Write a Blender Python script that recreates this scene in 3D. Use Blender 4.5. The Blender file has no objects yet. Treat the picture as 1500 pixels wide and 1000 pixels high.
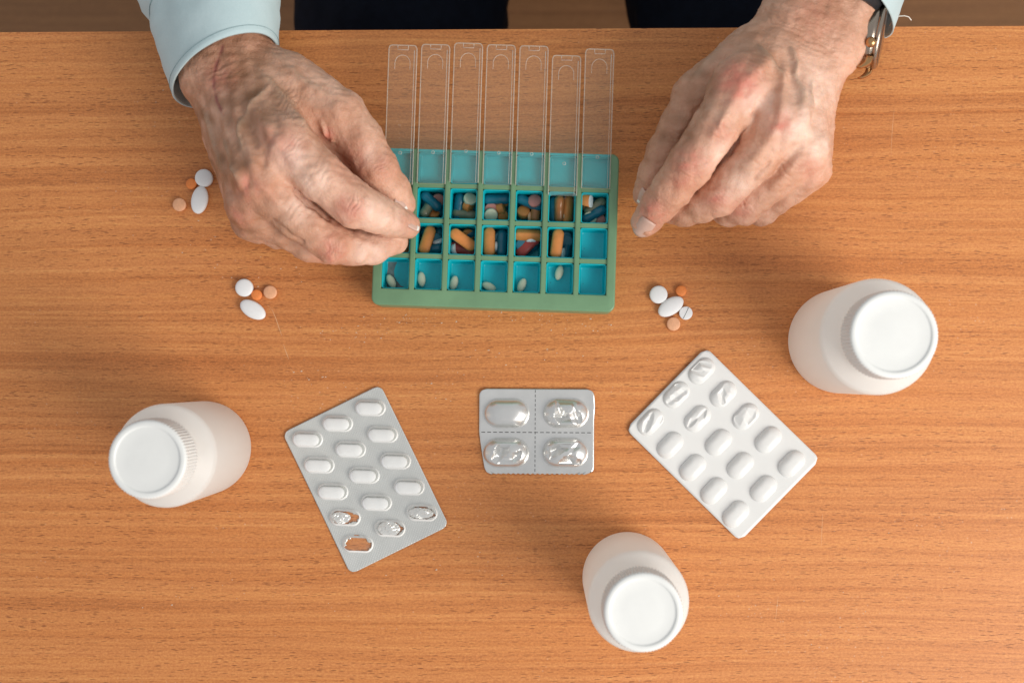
import bpy, bmesh, math, random
import numpy as np
from mathutils import Vector, Matrix, Euler
random.seed(7); rng = np.random.RandomState(11)
SC = bpy.context.scene; COL = SC.collection

# ------------------------------------------------------------------ camera
CAM_H = 0.700; FPX = 1820.0                      # metres above the table top; focal length in photo pixels (1500 wide)
cam_d = bpy.data.cameras.new('camera'); cam = bpy.data.objects.new('camera', cam_d); COL.objects.link(cam)
cam_d.sensor_width = 36; cam_d.lens = FPX/1500*36; cam_d.clip_start = 0.01; cam_d.clip_end = 50
cam.location = (0, 0, CAM_H)
cam.rotation_euler = (math.atan(55/FPX), math.atan(40/FPX), 0)
cam_d.dof.use_dof = True; cam_d.dof.focus_distance = 0.693; cam_d.dof.aperture_fstop = 7.1
SC.camera = cam
CR = np.array(cam.rotation_euler.to_matrix())
# ------------------------------------------------------------------ world, lamps, exposure
W = bpy.data.worlds.new('World'); SC.world = W; W.use_nodes = True
bg = W.node_tree.nodes['Background']; bg.inputs[0].default_value = (0.97, 0.98, 1.0, 1); bg.inputs[1].default_value = 0.53
def area(name, loc, target, sx, sy, power, col):
    l = bpy.data.lights.new(name, 'AREA'); l.shape = 'RECTANGLE'; l.size = sx; l.size_y = sy; l.energy = power; l.color = col
    o = bpy.data.objects.new(name, l); COL.objects.link(o); o.location = loc
    o.rotation_euler = (Vector(target)-Vector(loc)).to_track_quat('-Z', 'Y').to_euler(); return o
area('window_light', (0.94, -0.58, 0.88), (0.0, 0.05, 0), 0.90, 0.85, 20.0, (1.0, 0.95, 0.88))
SC.view_settings.view_transform = 'Standard'; SC.view_settings.look = 'None'
SC.view_settings.exposure = 0.0; SC.view_settings.gamma = 1.0
SC.cycles.max_bounces = 10; SC.cycles.transparent_max_bounces = 16

def P(px, py, z=0.0):
    """photo pixel + height above the table (mm) -> place in the room (mm)"""
    d = CR @ np.array([(px-750)/FPX, -(py-500)/FPX, -1.0])
    t = (z/1000-CAM_H)/d[2]
    q = np.array([0, 0, CAM_H])+d*t
    return q*1000
def proj(V):
    """mm points -> photo pixels"""
    q = (V/1000-np.array([0, 0, CAM_H])) @ CR
    return np.stack([750+FPX*q[:, 0]/-q[:, 2], 500-FPX*q[:, 1]/-q[:, 2]], 1)

# ------------------------------------------------------------------ materials
def mat(name):
    m = bpy.data.materials.new(name); m.use_nodes = True
    nt = m.node_tree; return m, nt, nt.nodes['Principled BSDF']
def N(nt, t, **kw):
    n = nt.nodes.new(t)
    for k, v in kw.items():
        if k.startswith('i_'):
            n.inputs[int(k[2:]) if k[2:].isdigit() else k[2:]].default_value = v
        else: setattr(n, k, v)
    return n
def ramp(nt, stops, interp='LINEAR'):
    r = nt.nodes.new('ShaderNodeValToRGB'); r.color_ramp.interpolation = interp
    e = r.color_ramp.elements
    while len(e) < len(stops): e.new(0.5)
    for i, (p, c) in enumerate(stops):
        e[i].position = p; e[i].color = (c, c, c, 1) if not hasattr(c, '__len__') else (*c, 1)
    return r
def mix(nt, fac, a, b, blend='MIX'):
    m = nt.nodes.new('ShaderNodeMix'); m.data_type = 'RGBA'; m.blend_type = blend
    L = nt.links
    for s, v in ((0, fac), (6, a), (7, b)):
        if hasattr(v, 'links') or isinstance(v, bpy.types.NodeSocket): L.new(v, m.inputs[s])
        else: m.inputs[s].default_value = v if s == 0 else (*v, 1)
    return m.outputs[2]
def noise(nt, vec, scale, detail=3, rough=0.5, dist=0.0):
    n = nt.nodes.new('ShaderNodeTexNoise'); n.inputs['Scale'].default_value = scale
    n.inputs['Detail'].default_value = detail; n.inputs['Roughness'].default_value = rough
    n.inputs['Distortion'].default_value = dist
    nt.links.new(vec, n.inputs['Vector']); return n.outputs['Fac']
def mapping(nt, scale, loc=(0, 0, 0), rot=(0, 0, 0), src=None):
    mp = nt.nodes.new('ShaderNodeMapping'); mp.inputs['Scale'].default_value = scale
    mp.inputs['Location'].default_value = loc; mp.inputs['Rotation'].default_value = rot
    if src is None:
        src = nt.nodes.new('ShaderNodeTexCoord').outputs['Object']
    nt.links.new(src, mp.inputs['Vector']); return mp.outputs[0]
def bump(nt, h, strength, dist, bsdf, prev=None):
    b = nt.nodes.new('ShaderNodeBump'); b.inputs['Strength'].default_value = strength; b.inputs['Distance'].default_value = dist
    nt.links.new(h, b.inputs['Height'])
    if prev is not None: nt.links.new(prev, b.inputs['Normal'])
    if bsdf is not None: nt.links.new(b.outputs[0], bsdf.inputs['Normal'])
    return b.outputs[0]

def make_wood(name, light, mid, dark, fleckc, rough=0.42):
    m, nt, b = mat(name); L = nt.links
    tc = nt.nodes.new('ShaderNodeTexCoord').outputs['Object']
    # gentle waviness of the grain
    warp = nt.nodes.new('ShaderNodeTexNoise'); warp.inputs['Scale'].default_value = 1.0; warp.inputs['Detail'].default_value = 2
    L.new(mapping(nt, (2.6, 5.5, 1), src=tc), warp.inputs['Vector'])
    sub = N(nt, 'ShaderNodeVectorMath', operation='SUBTRACT'); L.new(warp.outputs['Color'], sub.inputs[0]); sub.inputs[1].default_value = (.5, .5, .5)
    mul = N(nt, 'ShaderNodeVectorMath', operation='MULTIPLY'); L.new(sub.outputs[0], mul.inputs[0]); mul.inputs[1].default_value = (0.0, 0.022, 0)
    add = N(nt, 'ShaderNodeVectorMath', operation='ADD'); L.new(tc, add.inputs[0]); L.new(mul.outputs[0], add.inputs[1])
    v = add.outputs[0]
    bands = noise(nt, mapping(nt, (0.6, 38, 1), src=v), 1.0, 6, 0.68)
    bands2 = noise(nt, mapping(nt, (2.2, 210, 1), (3, 1, 0), src=v), 1.0, 5, 0.68)
    fine = noise(nt, mapping(nt, (60, 900, 1), src=v), 1.0, 2, 0.6)
    c = mix(nt, ramp_out(nt, bands, 0.28, 0.60), dark, mid)
    c = mix(nt, ramp_out(nt, bands2, 0.38, 0.72), c, light)
    c = mix(nt, 0.25, c, gray(nt, fine), 'OVERLAY')
    b3 = noise(nt, mapping(nt, (3.0, 330, 1), (7, 3, 0), src=v), 1.0, 3, 0.6)
    c = mix(nt, 0.30, c, gray(nt, b3), 'OVERLAY')
    spk = noise(nt, mapping(nt, (620, 1000, 1), src=v), 1.0, 2, 0.7)
    c = mix(nt, 0.55, c, gray(nt, spk), 'OVERLAY')
    # short dark pores along the grain
    vor = nt.nodes.new('ShaderNodeTexVoronoi'); vor.feature = 'F1'; vor.inputs['Scale'].default_value = 1.0; vor.inputs['Randomness'].default_value = 1.0
    L.new(mapping(nt, (165, 1300, 1), src=v), vor.inputs['Vector'])
    pore = ramp(nt, [(0.20, 1.0), (0.36, 0.0)]); L.new(vor.outputs['Distance'], pore.inputs[0])
    rnd = ramp(nt, [(0.46, 0.0), (0.58, 1.0)]); L.new(vor.outputs['Color'], rnd.inputs[0])
    pm = N(nt, 'ShaderNodeMath', operation='MULTIPLY'); L.new(pore.outputs[0], pm.inputs[0]); L.new(rnd.outputs[0], pm.inputs[1])
    dens = noise(nt, mapping(nt, (9, 34, 1), (5, 2, 0), src=v), 1.0, 3, 0.6)
    pm2 = N(nt, 'ShaderNodeMath', operation='MULTIPLY'); L.new(pm.outputs[0], pm2.inputs[0]); L.new(ramp_out(nt, dens, 0.34, 0.62, 0.22, 0.80), pm2.inputs[1])
    c = mix(nt, pm2.outputs[0], c, fleckc)
    # white dust specks and smears
    vd = nt.nodes.new('ShaderNodeTexVoronoi'); vd.inputs['Scale'].default_value = 430
    L.new(tc, vd.inputs['Vector'])
    dd = ramp(nt, [(0.10, 1.0), (0.26, 0.0)]); L.new(vd.outputs['Distance'], dd.inputs[0])
    dr = ramp(nt, [(0.66, 0.0), (0.74, 1.0)]); L.new(vd.outputs['Color'], dr.inputs[0])
    cl = noise(nt, mapping(nt, (13, 17, 1), (1, 7, 0), src=tc), 1.0, 4, 0.65)
    d1 = N(nt, 'ShaderNodeMath', operation='MULTIPLY'); L.new(dd.outputs[0], d1.inputs[0]); L.new(dr.outputs[0], d1.inputs[1])
    d2 = N(nt, 'ShaderNodeMath', operation='MULTIPLY'); L.new(d1.outputs[0], d2.inputs[0]); L.new(ramp_out(nt, cl, 0.50, 0.70, 0.0, 0.45), d2.inputs[1])
    c = mix(nt, d2.outputs[0], c, (0.80, 0.66, 0.52))
    L.new(c, b.inputs['Base Color'])
    b.inputs['Specular IOR Level'].default_value = 0.35
    rr = ramp_out(nt, bands2, 0.2, 0.8, rough-0.04, rough+0.08); L.new(rr, b.inputs['Roughness'])
    hm = N(nt, 'ShaderNodeMath', operation='SUBTRACT'); L.new(fine, hm.inputs[0]); L.new(pm2.outputs[0], hm.inputs[1])
    bump(nt, hm.outputs[0], 0.25, 0.00025, b)
    return m
def ramp_out(nt, src, a, b_, lo=0.0, hi=1.0):
    mr = nt.nodes.new('ShaderNodeMapRange'); nt.links.new(src, mr.inputs[0])
    mr.inputs[1].default_value = a; mr.inputs[2].default_value = b_; mr.inputs[3].default_value = lo; mr.inputs[4].default_value = hi
    return mr.outputs[0]
def gray(nt, src):
    c = nt.nodes.new('ShaderNodeCombineColor')
    for i in range(3): nt.links.new(src, c.inputs[i])
    return c.outputs[0]

M = {}
M['wood'] = make_wood('beech_laminate', (0.69, 0.285, 0.096), (0.58, 0.212, 0.063), (0.44, 0.143, 0.040), (0.16, 0.045, 0.014))
M['seat_wood'] = make_wood('chair_wood', (0.40, 0.21, 0.09), (0.33, 0.16, 0.065), (0.24, 0.11, 0.045), (0.10, 0.04, 0.02))
M['floor'] = make_wood('floor_wood', (0.30, 0.145, 0.058), (0.25, 0.115, 0.045), (0.19, 0.082, 0.034), (0.16, 0.06, 0.03), 0.5)

def plain(name, col, rough=0.5, spec=0.5, metal=0.0, var=0.06, vscale=60, bmp=0.0, bscale=900, sss=0.0, sssr=(1, .8, .6), coat=0.0, detail=3):
    m, nt, b = mat(name)
    v = mapping(nt, (1, 1, 1))
    n = noise(nt, v, vscale, detail, 0.6)
    lo = tuple(max(0, c*(1-var)) for c in col); hi = tuple(min(1, c*(1+var)) for c in col)
    nt.links.new(mix(nt, ramp_out(nt, n, 0.3, 0.7), lo, hi), b.inputs['Base Color'])
    b.inputs['Roughness'].default_value = rough; b.inputs['Metallic'].default_value = metal
    b.inputs['Specular IOR Level'].default_value = spec; b.inputs['Coat Weight'].default_value = coat
    if sss:
        b.inputs['Subsurface Weight'].default_value = sss; b.inputs['Subsurface Radius'].default_value = sssr; b.inputs['Subsurface Scale'].default_value = 0.004
    if bmp: bump(nt, noise(nt, v, bscale, 3, 0.6), bmp, 0.0003, b)
    return m
M['white_plastic'] = plain('bottle_plastic', (0.93, 0.915, 0.885), 0.38, 0.40, var=0.012, bmp=0.04, bscale=300, sss=0.0)
M['cap_plastic'] = plain('cap_plastic', (0.80, 0.81, 0.795), 0.42, 0.45, var=0.02, vscale=90, bmp=0.10, bscale=140)
M['green'] = plain('green_plastic', (0.155, 0.290, 0.160), 0.36, 0.5, var=0.10, vscale=45, bmp=0.08, bscale=1500, sss=0.0)
M['tablet_white'] = plain('tablet_white', (0.84, 0.85, 0.86), 0.55, 0.4, var=0.02, vscale=200, bmp=0.12, bscale=2500)
M['tablet_cream'] = plain('tablet_cream', (0.62, 0.60, 0.44), 0.5, 0.4, var=0.04, vscale=200, bmp=0.1, bscale=2000)
M['tablet_peach'] = plain('tablet_peach', (0.80, 0.42, 0.24), 0.6, 0.35, var=0.10, vscale=500, bmp=0.2, bscale=2500)
M['tablet_orange'] = plain('tablet_orange', (0.82, 0.25, 0.065), 0.6, 0.35, var=0.12, vscale=500, bmp=0.2, bscale=2500)
M['oblong_orange'] = plain('oblong_orange', (0.66, 0.235, 0.060), 0.5, 0.4, var=0.08, vscale=350, bmp=0.12, bscale=2000)
M['tablet_pink'] = plain('tablet_pink', (0.56, 0.22, 0.19), 0.55, 0.4, var=0.05, vscale=300)
M['tablet_red'] = plain('tablet_red', (0.42, 0.045, 0.035), 0.35, 0.5, var=0.08, vscale=300)
M['blue_gel'] = plain('blue_capsule', (0.012, 0.135, 0.205), 0.30, 0.5, var=0.06, vscale=120)
M['blue_tablet'] = plain('blue_tablet', (0.05, 0.19, 0.26), 0.5, 0.4, var=0.05)
M['grey_gel'] = plain('grey_green_gel', (0.20, 0.195, 0.125), 0.25, 0.5, var=0.15, vscale=200)
M['brown_gel'] = plain('brown_gel', (0.42, 0.15, 0.045), 0.25, 0.5, var=0.12, vscale=200)
M['foil_white'] = plain('white_blister_plastic', (0.80, 0.805, 0.795), 0.34, 0.5, var=0.012, bmp=0.02)
M['navy'] = plain('navy_cloth', (0.006, 0.008, 0.016), 0.9, 0.15, var=0.2, vscale=120, bmp=0.3, bscale=1800)
M['strap'] = plain('watch_strap', (0.010, 0.010, 0.013), 0.55, 0.4, var=0.2, vscale=300, bmp=0.3, bscale=1500)
M['steel'] = plain('watch_steel', (0.40, 0.33, 0.27), 0.26, 0.5, 1.0, var=0.05)
M['bronze'] = plain('watch_bronze', (0.52, 0.30, 0.14), 0.28, 0.5, 1.0, var=0.05)
M['dark_glass'] = plain('watch_dial', (0.02, 0.025, 0.03), 0.08, 0.6)
M['dark_trim'] = plain('dark_trim', (0.018, 0.010, 0.009), 0.5, 0.4, var=0.2)
M['thread'] = plain('thread', (0.8, 0.74, 0.68), 0.8, 0.2)
M['nail'] = plain('nail', (0.66, 0.43, 0.35), 0.28, 0.5, var=0.06, vscale=300, sss=0.15)
M['nail_tip'] = plain('nail_tip', (0.86, 0.85, 0.80), 0.35, 0.5, var=0.02)
M['slit'] = plain('slit', (0.05, 0.05, 0.05), 0.7, 0.2)
M['grey_residue'] = plain('grey_residue', (0.20, 0.215, 0.215), 0.8, 0.2, var=0.25, vscale=400)
M['scratch'] = plain('scratch', (0.72, 0.44, 0.25), 0.7, 0.2)
M['crumb'] = plain('crumb', (0.70, 0.58, 0.46), 0.8, 0.2)
def add_translucent(key, col, f):
    nt = M[key].node_tree; b = nt.nodes['Principled BSDF']; t = N(nt, 'ShaderNodeBsdfTranslucent'); t.inputs[0].default_value = (*col, 1)
    x = N(nt, 'ShaderNodeMixShader'); x.inputs[0].default_value = f; nt.links.new(b.outputs[0], x.inputs[1]); nt.links.new(t.outputs[0], x.inputs[2])
    nt.links.new(x.outputs[0], [n for n in nt.nodes if n.type == 'OUTPUT_MATERIAL'][0].inputs[0])
add_translucent('white_plastic', (0.96, 0.95, 0.92), 0.45)
add_translucent('foil_white', (0.9, 0.9, 0.89), 0.10)
# teal compartments with little dark specks of dirt
m, nt, b = mat('teal_plastic'); v = mapping(nt, (1, 1, 1))
n1 = noise(nt, v, 160, 4, 0.6)
c = mix(nt, ramp_out(nt, n1, 0.3, 0.7), (0.000, 0.60, 0.71), (0.004, 0.68, 0.78))
vd = nt.nodes.new('ShaderNodeTexVoronoi'); vd.inputs['Scale'].default_value = 620; nt.links.new(v, vd.inputs['Vector'])
dd = ramp(nt, [(0.12, 1.0), (0.24, 0.0)]); nt.links.new(vd.outputs['Distance'], dd.inputs[0])
dr = ramp(nt, [(0.66, 0.0), (0.72, 1.0)]); nt.links.new(vd.outputs['Color'], dr.inputs[0])
cl = noise(nt, v, 70, 3, 0.6)
q = N(nt, 'ShaderNodeMath', operation='MULTIPLY'); nt.links.new(dd.outputs[0], q.inputs[0]); nt.links.new(dr.outputs[0], q.inputs[1])
q2 = N(nt, 'ShaderNodeMath', operation='MULTIPLY'); nt.links.new(q.outputs[0], q2.inputs[0]); nt.links.new(ramp_out(nt, cl, 0.5, 0.62, 0, 0.85), q2.inputs[1])
nt.links.new(mix(nt, q2.outputs[0], c, (0.01, 0.03, 0.035)), b.inputs['Base Color'])
b.inputs['Roughness'].default_value = 0.35; M['teal'] = m
tl_ = N(nt, 'ShaderNodeBsdfTranslucent'); tl_.inputs[0].default_value = (0.0, 0.70, 0.78, 1)
mx_ = N(nt, 'ShaderNodeMixShader'); mx_.inputs[0].default_value = 0.25; nt.links.new(b.outputs[0], mx_.inputs[1]); nt.links.new(tl_.outputs[0], mx_.inputs[2])
nt.links.new(mx_.outputs[0], [n for n in nt.nodes if n.type == 'OUTPUT_MATERIAL'][0].inputs[0])
# clear plastics: mostly see-through, a little haze, a gloss
def clear(name, haze, hazecol, rough=0.12, tint=(0.98, 0.98, 0.97)):
    m, nt, b = mat(name); L = nt.links
    b.inputs['Base Color'].default_value = (*hazecol, 1); b.inputs['Roughness'].default_value = rough
    tr = N(nt, 'ShaderNodeBsdfTransparent'); tr.inputs[0].default_value = (*tint, 1)
    fr = N(nt, 'ShaderNodeFresnel'); fr.inputs[0].default_value = 1.22
    ad = N(nt, 'ShaderNodeMath', operation='ADD', use_clamp=True); L.new(fr.outputs[0], ad.inputs[0]); ad.inputs[1].default_value = haze
    mx = N(nt, 'ShaderNodeMixShader'); L.new(ad.outputs[0], mx.inputs[0]); L.new(tr.outputs[0], mx.inputs[1]); L.new(b.outputs[0], mx.inputs[2])
    out = [n for n in nt.nodes if n.type == 'OUTPUT_MATERIAL'][0]; L.new(mx.outputs[0], out.inputs[0]); return m
M['lid'] = clear('lid_plastic', 0.050, (0.88, 0.74, 0.58), 0.35)
M['lid_edge'] = clear('lid_edge_plastic', 0.20, (0.85, 0.82, 0.76))
M['clear_dome'] = clear('clear_blister', 0.04, (0.85, 0.85, 0.84), 0.12)
# foils
def foil(name, col, rough, emboss=None, metal=0.75):
    m, nt, b = mat(name); v = mapping(nt, (1, 1, 1))
    n = noise(nt, v, 90, 3, 0.6)
    nt.links.new(mix(nt, ramp_out(nt, n, 0.3, 0.7), tuple(c*.95 for c in col), tuple(min(1, c*1.04) for c in col)), b.inputs['Base Color'])
    b.inputs['Metallic'].default_value = metal; b.inputs['Roughness'].default_value = rough
    if emboss:
        w = []
        for a in (0.0, math.pi/2):
            t = nt.nodes.new('ShaderNodeTexWave'); t.inputs['Scale'].default_value = emboss; t.inputs['Distortion'].default_value = 0.3
            nt.links.new(mapping(nt, (1, 1, 1), rot=(0, 0, math.pi/4+a-0.0)), t.inputs['Vector']); w.append(t.outputs['Fac'])
        mm = N(nt, 'ShaderNodeMath', operation='MULTIPLY'); nt.links.new(w[0], mm.inputs[0]); nt.links.new(w[1], mm.inputs[1])
        b1 = bump(nt, mm.outputs[0], 0.30, 0.00030, None); bump(nt, n, 0.2, 0.001, b, b1)
    else: bump(nt, noise(nt, v, 140, 3, 0.5), 0.15, 0.0008, b)
    return m
M['foil'] = foil('embossed_foil', (0.71, 0.72, 0.695), 0.36, 250.0, 0.60)
M['alu'] = foil('smooth_aluminium', (0.76, 0.76, 0.745), 0.28, None, 0.80)
M['crumpled'] = foil('crumpled_foil', (0.82, 0.82, 0.81), 0.28, None, 0.55)
# shirt cloth: fine weave
m, nt, b = mat('pale_blue_cotton'); v = mapping(nt, (1, 1, 1))
n = noise(nt, v, 40, 3); n2 = noise(nt, v, 1400, 2, 0.7)
c = mix(nt, ramp_out(nt, n, 0.3, 0.7), (0.47, 0.60, 0.625), (0.53, 0.655, 0.68)); c = mix(nt, 0.12, c, gray(nt, n2), 'OVERLAY')
nt.links.new(c, b.inputs['Base Color']); b.inputs['Roughness'].default_value = 0.85; b.inputs['Specular IOR Level'].default_value = 0.2
b.inputs['Sheen Weight'].default_value = 0.15
bump(nt, n2, 0.25, 0.0003, b, bump(nt, noise(nt, v, 55, 3), 0.35, 0.002, None)); M['cotton'] = m
M['stitch'] = plain('stitch', (0.25, 0.36, 0.38), 0.9, 0.1)
# skin: blotches, redness, veins and painted shade and brightness come from per-point attributes
m, nt, b = mat('aged_skin'); L = nt.links; v = mapping(nt, (1, 1, 1))
at = lambda nm: N(nt, 'ShaderNodeAttribute', attribute_name=nm).outputs['Fac']
n1 = noise(nt, v, 38, 4, 0.6); n2 = noise(nt, v, 300, 4, 0.65); n3 = noise(nt, mapping(nt, (1, 1, 1), (4, 4, 4)), 110, 3, 0.6)
c = mix(nt, ramp_out(nt, n1, 0.35, 0.68), (0.60, 0.305, 0.195), (0.775, 0.465, 0.335))
c = mix(nt, ramp_out(nt, n3, 0.48, 0.70, 0, 0.50), c, (0.47, 0.205, 0.115))
c = mix(nt, ramp_out(nt, n2, 0.55, 0.75, 0, 0.28), c, (0.42, 0.20, 0.11))
c = mix(nt, at('tan'), c, (0.29, 0.140, 0.072))  # sun-browned skin, deepened to paint in the shade on the hands
c = mix(nt, at('pale'), c, (0.89, 0.64, 0.52))  # paler finger skin, with the light on fingers and knuckles painted in
c = mix(nt, at('red'), c, (0.60, 0.215, 0.15))
c = mix(nt, at('vein'), c, (0.38, 0.28, 0.20))
c = mix(nt, at('scar'), c, (0.24, 0.05, 0.05))
L.new(c, b.inputs['Base Color'])
b.inputs['Roughness'].default_value = 0.46; b.inputs['Specular IOR Level'].default_value = 0.42
b.inputs['Subsurface Weight'].default_value = 0.18; b.inputs['Subsurface Radius'].default_value = (1.0, 0.40, 0.22); b.inputs['Subsurface Scale'].default_value = 0.004
vo = nt.nodes.new('ShaderNodeTexVoronoi'); vo.feature = 'DISTANCE_TO_EDGE'; vo.inputs['Scale'].default_value = 800
wn = nt.nodes.new('ShaderNodeTexNoise'); wn.inputs['Scale'].default_value = 200; L.new(v, wn.inputs['Vector'])
mxv = N(nt, 'ShaderNodeMix', data_type='VECTOR'); mxv.inputs[0].default_value = 0.004; L.new(v, mxv.inputs[4]); L.new(wn.outputs['Color'], mxv.inputs[5]); L.new(mxv.outputs[1], vo.inputs['Vector'])
b1 = bump(nt, ramp_out(nt, vo.outputs['Distance'], 0, 0.25), 0.35, 0.00035, None)
b2 = bump(nt, noise(nt, v, 380, 4, 0.6, 0.6), 0.42, 0.0009, None, b1)
L.new(b2, b.inputs['Normal']); M['skin'] = m

# ------------------------------------------------------------------ mesh helpers (all sizes in mm)
def link(name, me, material=None, parent=None):
    o = bpy.data.objects.new(name, me); COL.objects.link(o)
    if material is not None and me is not None and not me.materials: me.materials.append(material)
    if parent is not None: o.parent = parent
    return o
def mesh(name, V, F, smooth=True):
    me = bpy.data.meshes.new(name)
    V = np.asarray(V, float)*0.001
    me.from_pydata([tuple(p) for p in V], [], [tuple(int(i) for i in f) for f in F]); me.validate(); me.update()
    if smooth: me.polygons.foreach_set('use_smooth', [True]*len(me.polygons))
    return me
def bm_mesh(name, bm, smooth=False):
    me = bpy.data.meshes.new(name); bmesh.ops.recalc_face_normals(bm, faces=bm.faces[:])
    bm.to_mesh(me); bm.free()
    if smooth: me.polygons.foreach_set('use_smooth', [True]*len(me.polygons))
    return me
def tag(o, label=None, cat=None, group=None, kind=None):
    if label: o['label'] = label
    if cat: o['category'] = cat
    if group: o['group'] = group
    if kind: o['kind'] = kind
    return o
def empty(name, loc_mm, rz=0.0):
    o = bpy.data.objects.new(name, None); COL.objects.link(o); o.empty_display_size = 0.01
    o.location = Vector(loc_mm)*0.001; o.rotation_euler = (0, 0, rz); return o
def place(o, loc_mm, rot=(0, 0, 0)):
    o.location = Vector(loc_mm)*0.001; o.rotation_euler = rot; return o
def lathe(prof, n=40, rib=None):
    """prof: list of (r, z); optional rib(i, ang, r, z) -> r"""
    V = []; F = []
    for k, (r, z) in enumerate(prof):
        for j in range(n):
            a = 2*math.pi*j/n; rr = r if rib is None else rib(k, a, r, z)
            V.append((rr*math.cos(a), rr*math.sin(a), z))
    for k in range(len(prof)-1):
        for j in range(n):
            F.append((k*n+j, k*n+(j+1) % n, (k+1)*n+(j+1) % n, (k+1)*n+j))
    F.append(tuple(range(n))[::-1]); F.append(tuple((len(prof)-1)*n+j for j in range(n)))
    return V, F
def box(bm, x0, x1, y0, y1, z0, z1):
    vs = [bm.verts.new(Vector(p)*0.001) for p in ((x0, y0, z0), (x1, y0, z0), (x1, y1, z0), (x0, y1, z0), (x0, y0, z1), (x1, y0, z1), (x1, y1, z1), (x0, y1, z1))]
    for f in ((3, 2, 1, 0), (4, 5, 6, 7), (0, 1, 5, 4), (1, 2, 6, 5), (2, 3, 7, 6), (3, 0, 4, 7)): bm.faces.new([vs[i] for i in f])
    return vs
def bevel_all(bm, off_mm, seg=2, ang=0.5):
    es = [e for e in bm.edges if len(e.link_faces) == 2 and e.calc_face_angle() > ang]
    bmesh.ops.bevel(bm, geom=es, offset=off_mm*0.001, segments=seg, profile=0.5, affect='EDGES', clamp_overlap=True)
def autosmooth(me, ang=40):
    me.polygons.foreach_set('use_smooth', [True]*len(me.polygons))
    bm = bmesh.new(); bm.from_mesh(me)
    for e in bm.edges:
        if len(e.link_faces) == 2 and e.calc_face_angle() > math.radians(ang): e.smooth = False
    bm.to_mesh(me); bm.free(); return me

# ------------------------------------------------------------------ table, floor, chair
table_edge = P(750, 43, 0)[1]
table = tag(empty('table', (0, 0, -740)), 'wooden table with a smooth orange brown beech top, seen from above', 'table')
bm = bmesh.new(); box(bm, -560, 365, table_edge-700, table_edge, -25, 0); bevel_all(bm, 1.2, 2)
o = link('table_top', bm_mesh('table_top', bm), M['wood'], table); o.location = (0, 0, 0.74)
for sx in (-500, 315):
    for y in (table_edge-70, table_edge-640):
        bm = bmesh.new(); box(bm, sx-28, sx+28, y-28, y+28, -740, -25.5); bevel_all(bm, 2)
        o = link('leg', bm_mesh('leg', bm), M['seat_wood'], table); o.location = (0, 0, 0.74)
xa, xb = P(390, 40, -30)[0], P(1112, 40, -30)[0]
bm = bmesh.new(); box(bm, xa, xb, table_edge-300, table_edge+4, -75, -27); bevel_all(bm, 1)
o = link('drawer', bm_mesh('drawer', bm), M['dark_trim'], table); o.location = (0, 0, 0.74)
bm = bmesh.new(); box(bm, -3000, 3000, -3000, 3000, -760, -740)
tag(link('floor', bm_mesh('floor', bm), M['floor']), 'brown wooden floor behind the table edge', kind='structure')
ch = tag(empty('chair', P(835, -250, -740)), 'brown wooden chair seat showing between the dark trouser legs', 'chair')
cc = P(835, -250, -290); dy = table_edge-60-cc[1]
bm = bmesh.new(); box(bm, -215, 215, dy, dy+430, 425, 450); bevel_all(bm, 6, 3)
link('seat', bm_mesh('seat', bm), M['seat_wood'], ch)
for sx in (-190, 190):
    for yy in (dy+30, dy+400):
        bm = bmesh.new(); box(bm, sx-18, sx+18, yy-18, yy+18, 0, 424.5); bevel_all(bm, 2)
        link('leg', bm_mesh('leg', bm), M['seat_wood'], ch)

# ------------------------------------------------------------------ pills
def dome_profile(r, h, rim, n=6):
    """convex tablet: total height h, straight rim of height rim"""
    cr = (h-rim)/2; out = []
    for i in range(n+1):
        t = i/n; out.append((max(0.001, r*math.sin(t*math.pi/2)) if i else 0.02*r, cr*(1-math.cos(t*math.pi/2)**0.9) if 0 else cr-cr*math.cos(t*math.pi/2)))
    out = [(rr, z) for rr, z in out]
    top = [(rr, h-z) for rr, z in reversed(out)]
    return out+top
def tablet_mesh(name, r, h, rim, stretch=1.0, n=28, score=False):
    V, F = lathe(dome_profile(r, h, rim), n); V = np.array(V)
    V[:, 0] *= stretch; V[:, 2] -= h/2
    return mesh(name, V, F)
def oblong_mesh(name, L_, W_, H_, rim=0.4, n=40, p=7):
    """stadium tablet, domed top and bottom"""
    a = (L_-W_)/2; V = []; F = []
    hr = H_*rim/2
    rows = []
    for i in range(p+1):
        t = i/p*math.pi/2; rows.append((math.sin(t) if i else 0.03, -hr-(H_/2-hr)*math.cos(t)))
    rows += [(s, -z) for s, z in reversed(rows)]
    for s, z in rows:
        for j in range(n):
            an = 2*math.pi*j/n; cx = a if math.cos(an) >= 0 else -a
            V.append((cx*(0.55+0.45*s)+W_/2*s*math.cos(an), W_/2*s*math.sin(an), z))
    for k in range(len(rows)-1):
        for j in range(n): F.append((k*n+j, k*n+(j+1) % n, (k+1)*n+(j+1) % n, (k+1)*n+j))
    F.append(tuple(range(n))[::-1]); F.append(tuple((len(rows)-1)*n+j for j in range(n)))
    return mesh(name, V, F)
def capsule_mesh(name, L_, D_, m2=None, n=20):
    r = D_/2; a = L_/2-r; prof = []
    for i in range(7): t = i/6*math.pi/2; prof.append((max(0.03, r*0.965*math.sin(t)), -a-r*math.cos(t)))
    prof.append((r*0.965, 0.6)); prof.append((r, 0.7))
    for i in range(7): t = math.pi/2*(1-i/6); prof.append((max(0.03, r*math.sin(t)), a+r*math.cos(t)))
    V, F = lathe(prof, n); V = np.array(V)[:, [2, 0, 1]]
    return mesh(name, V, F)
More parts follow.
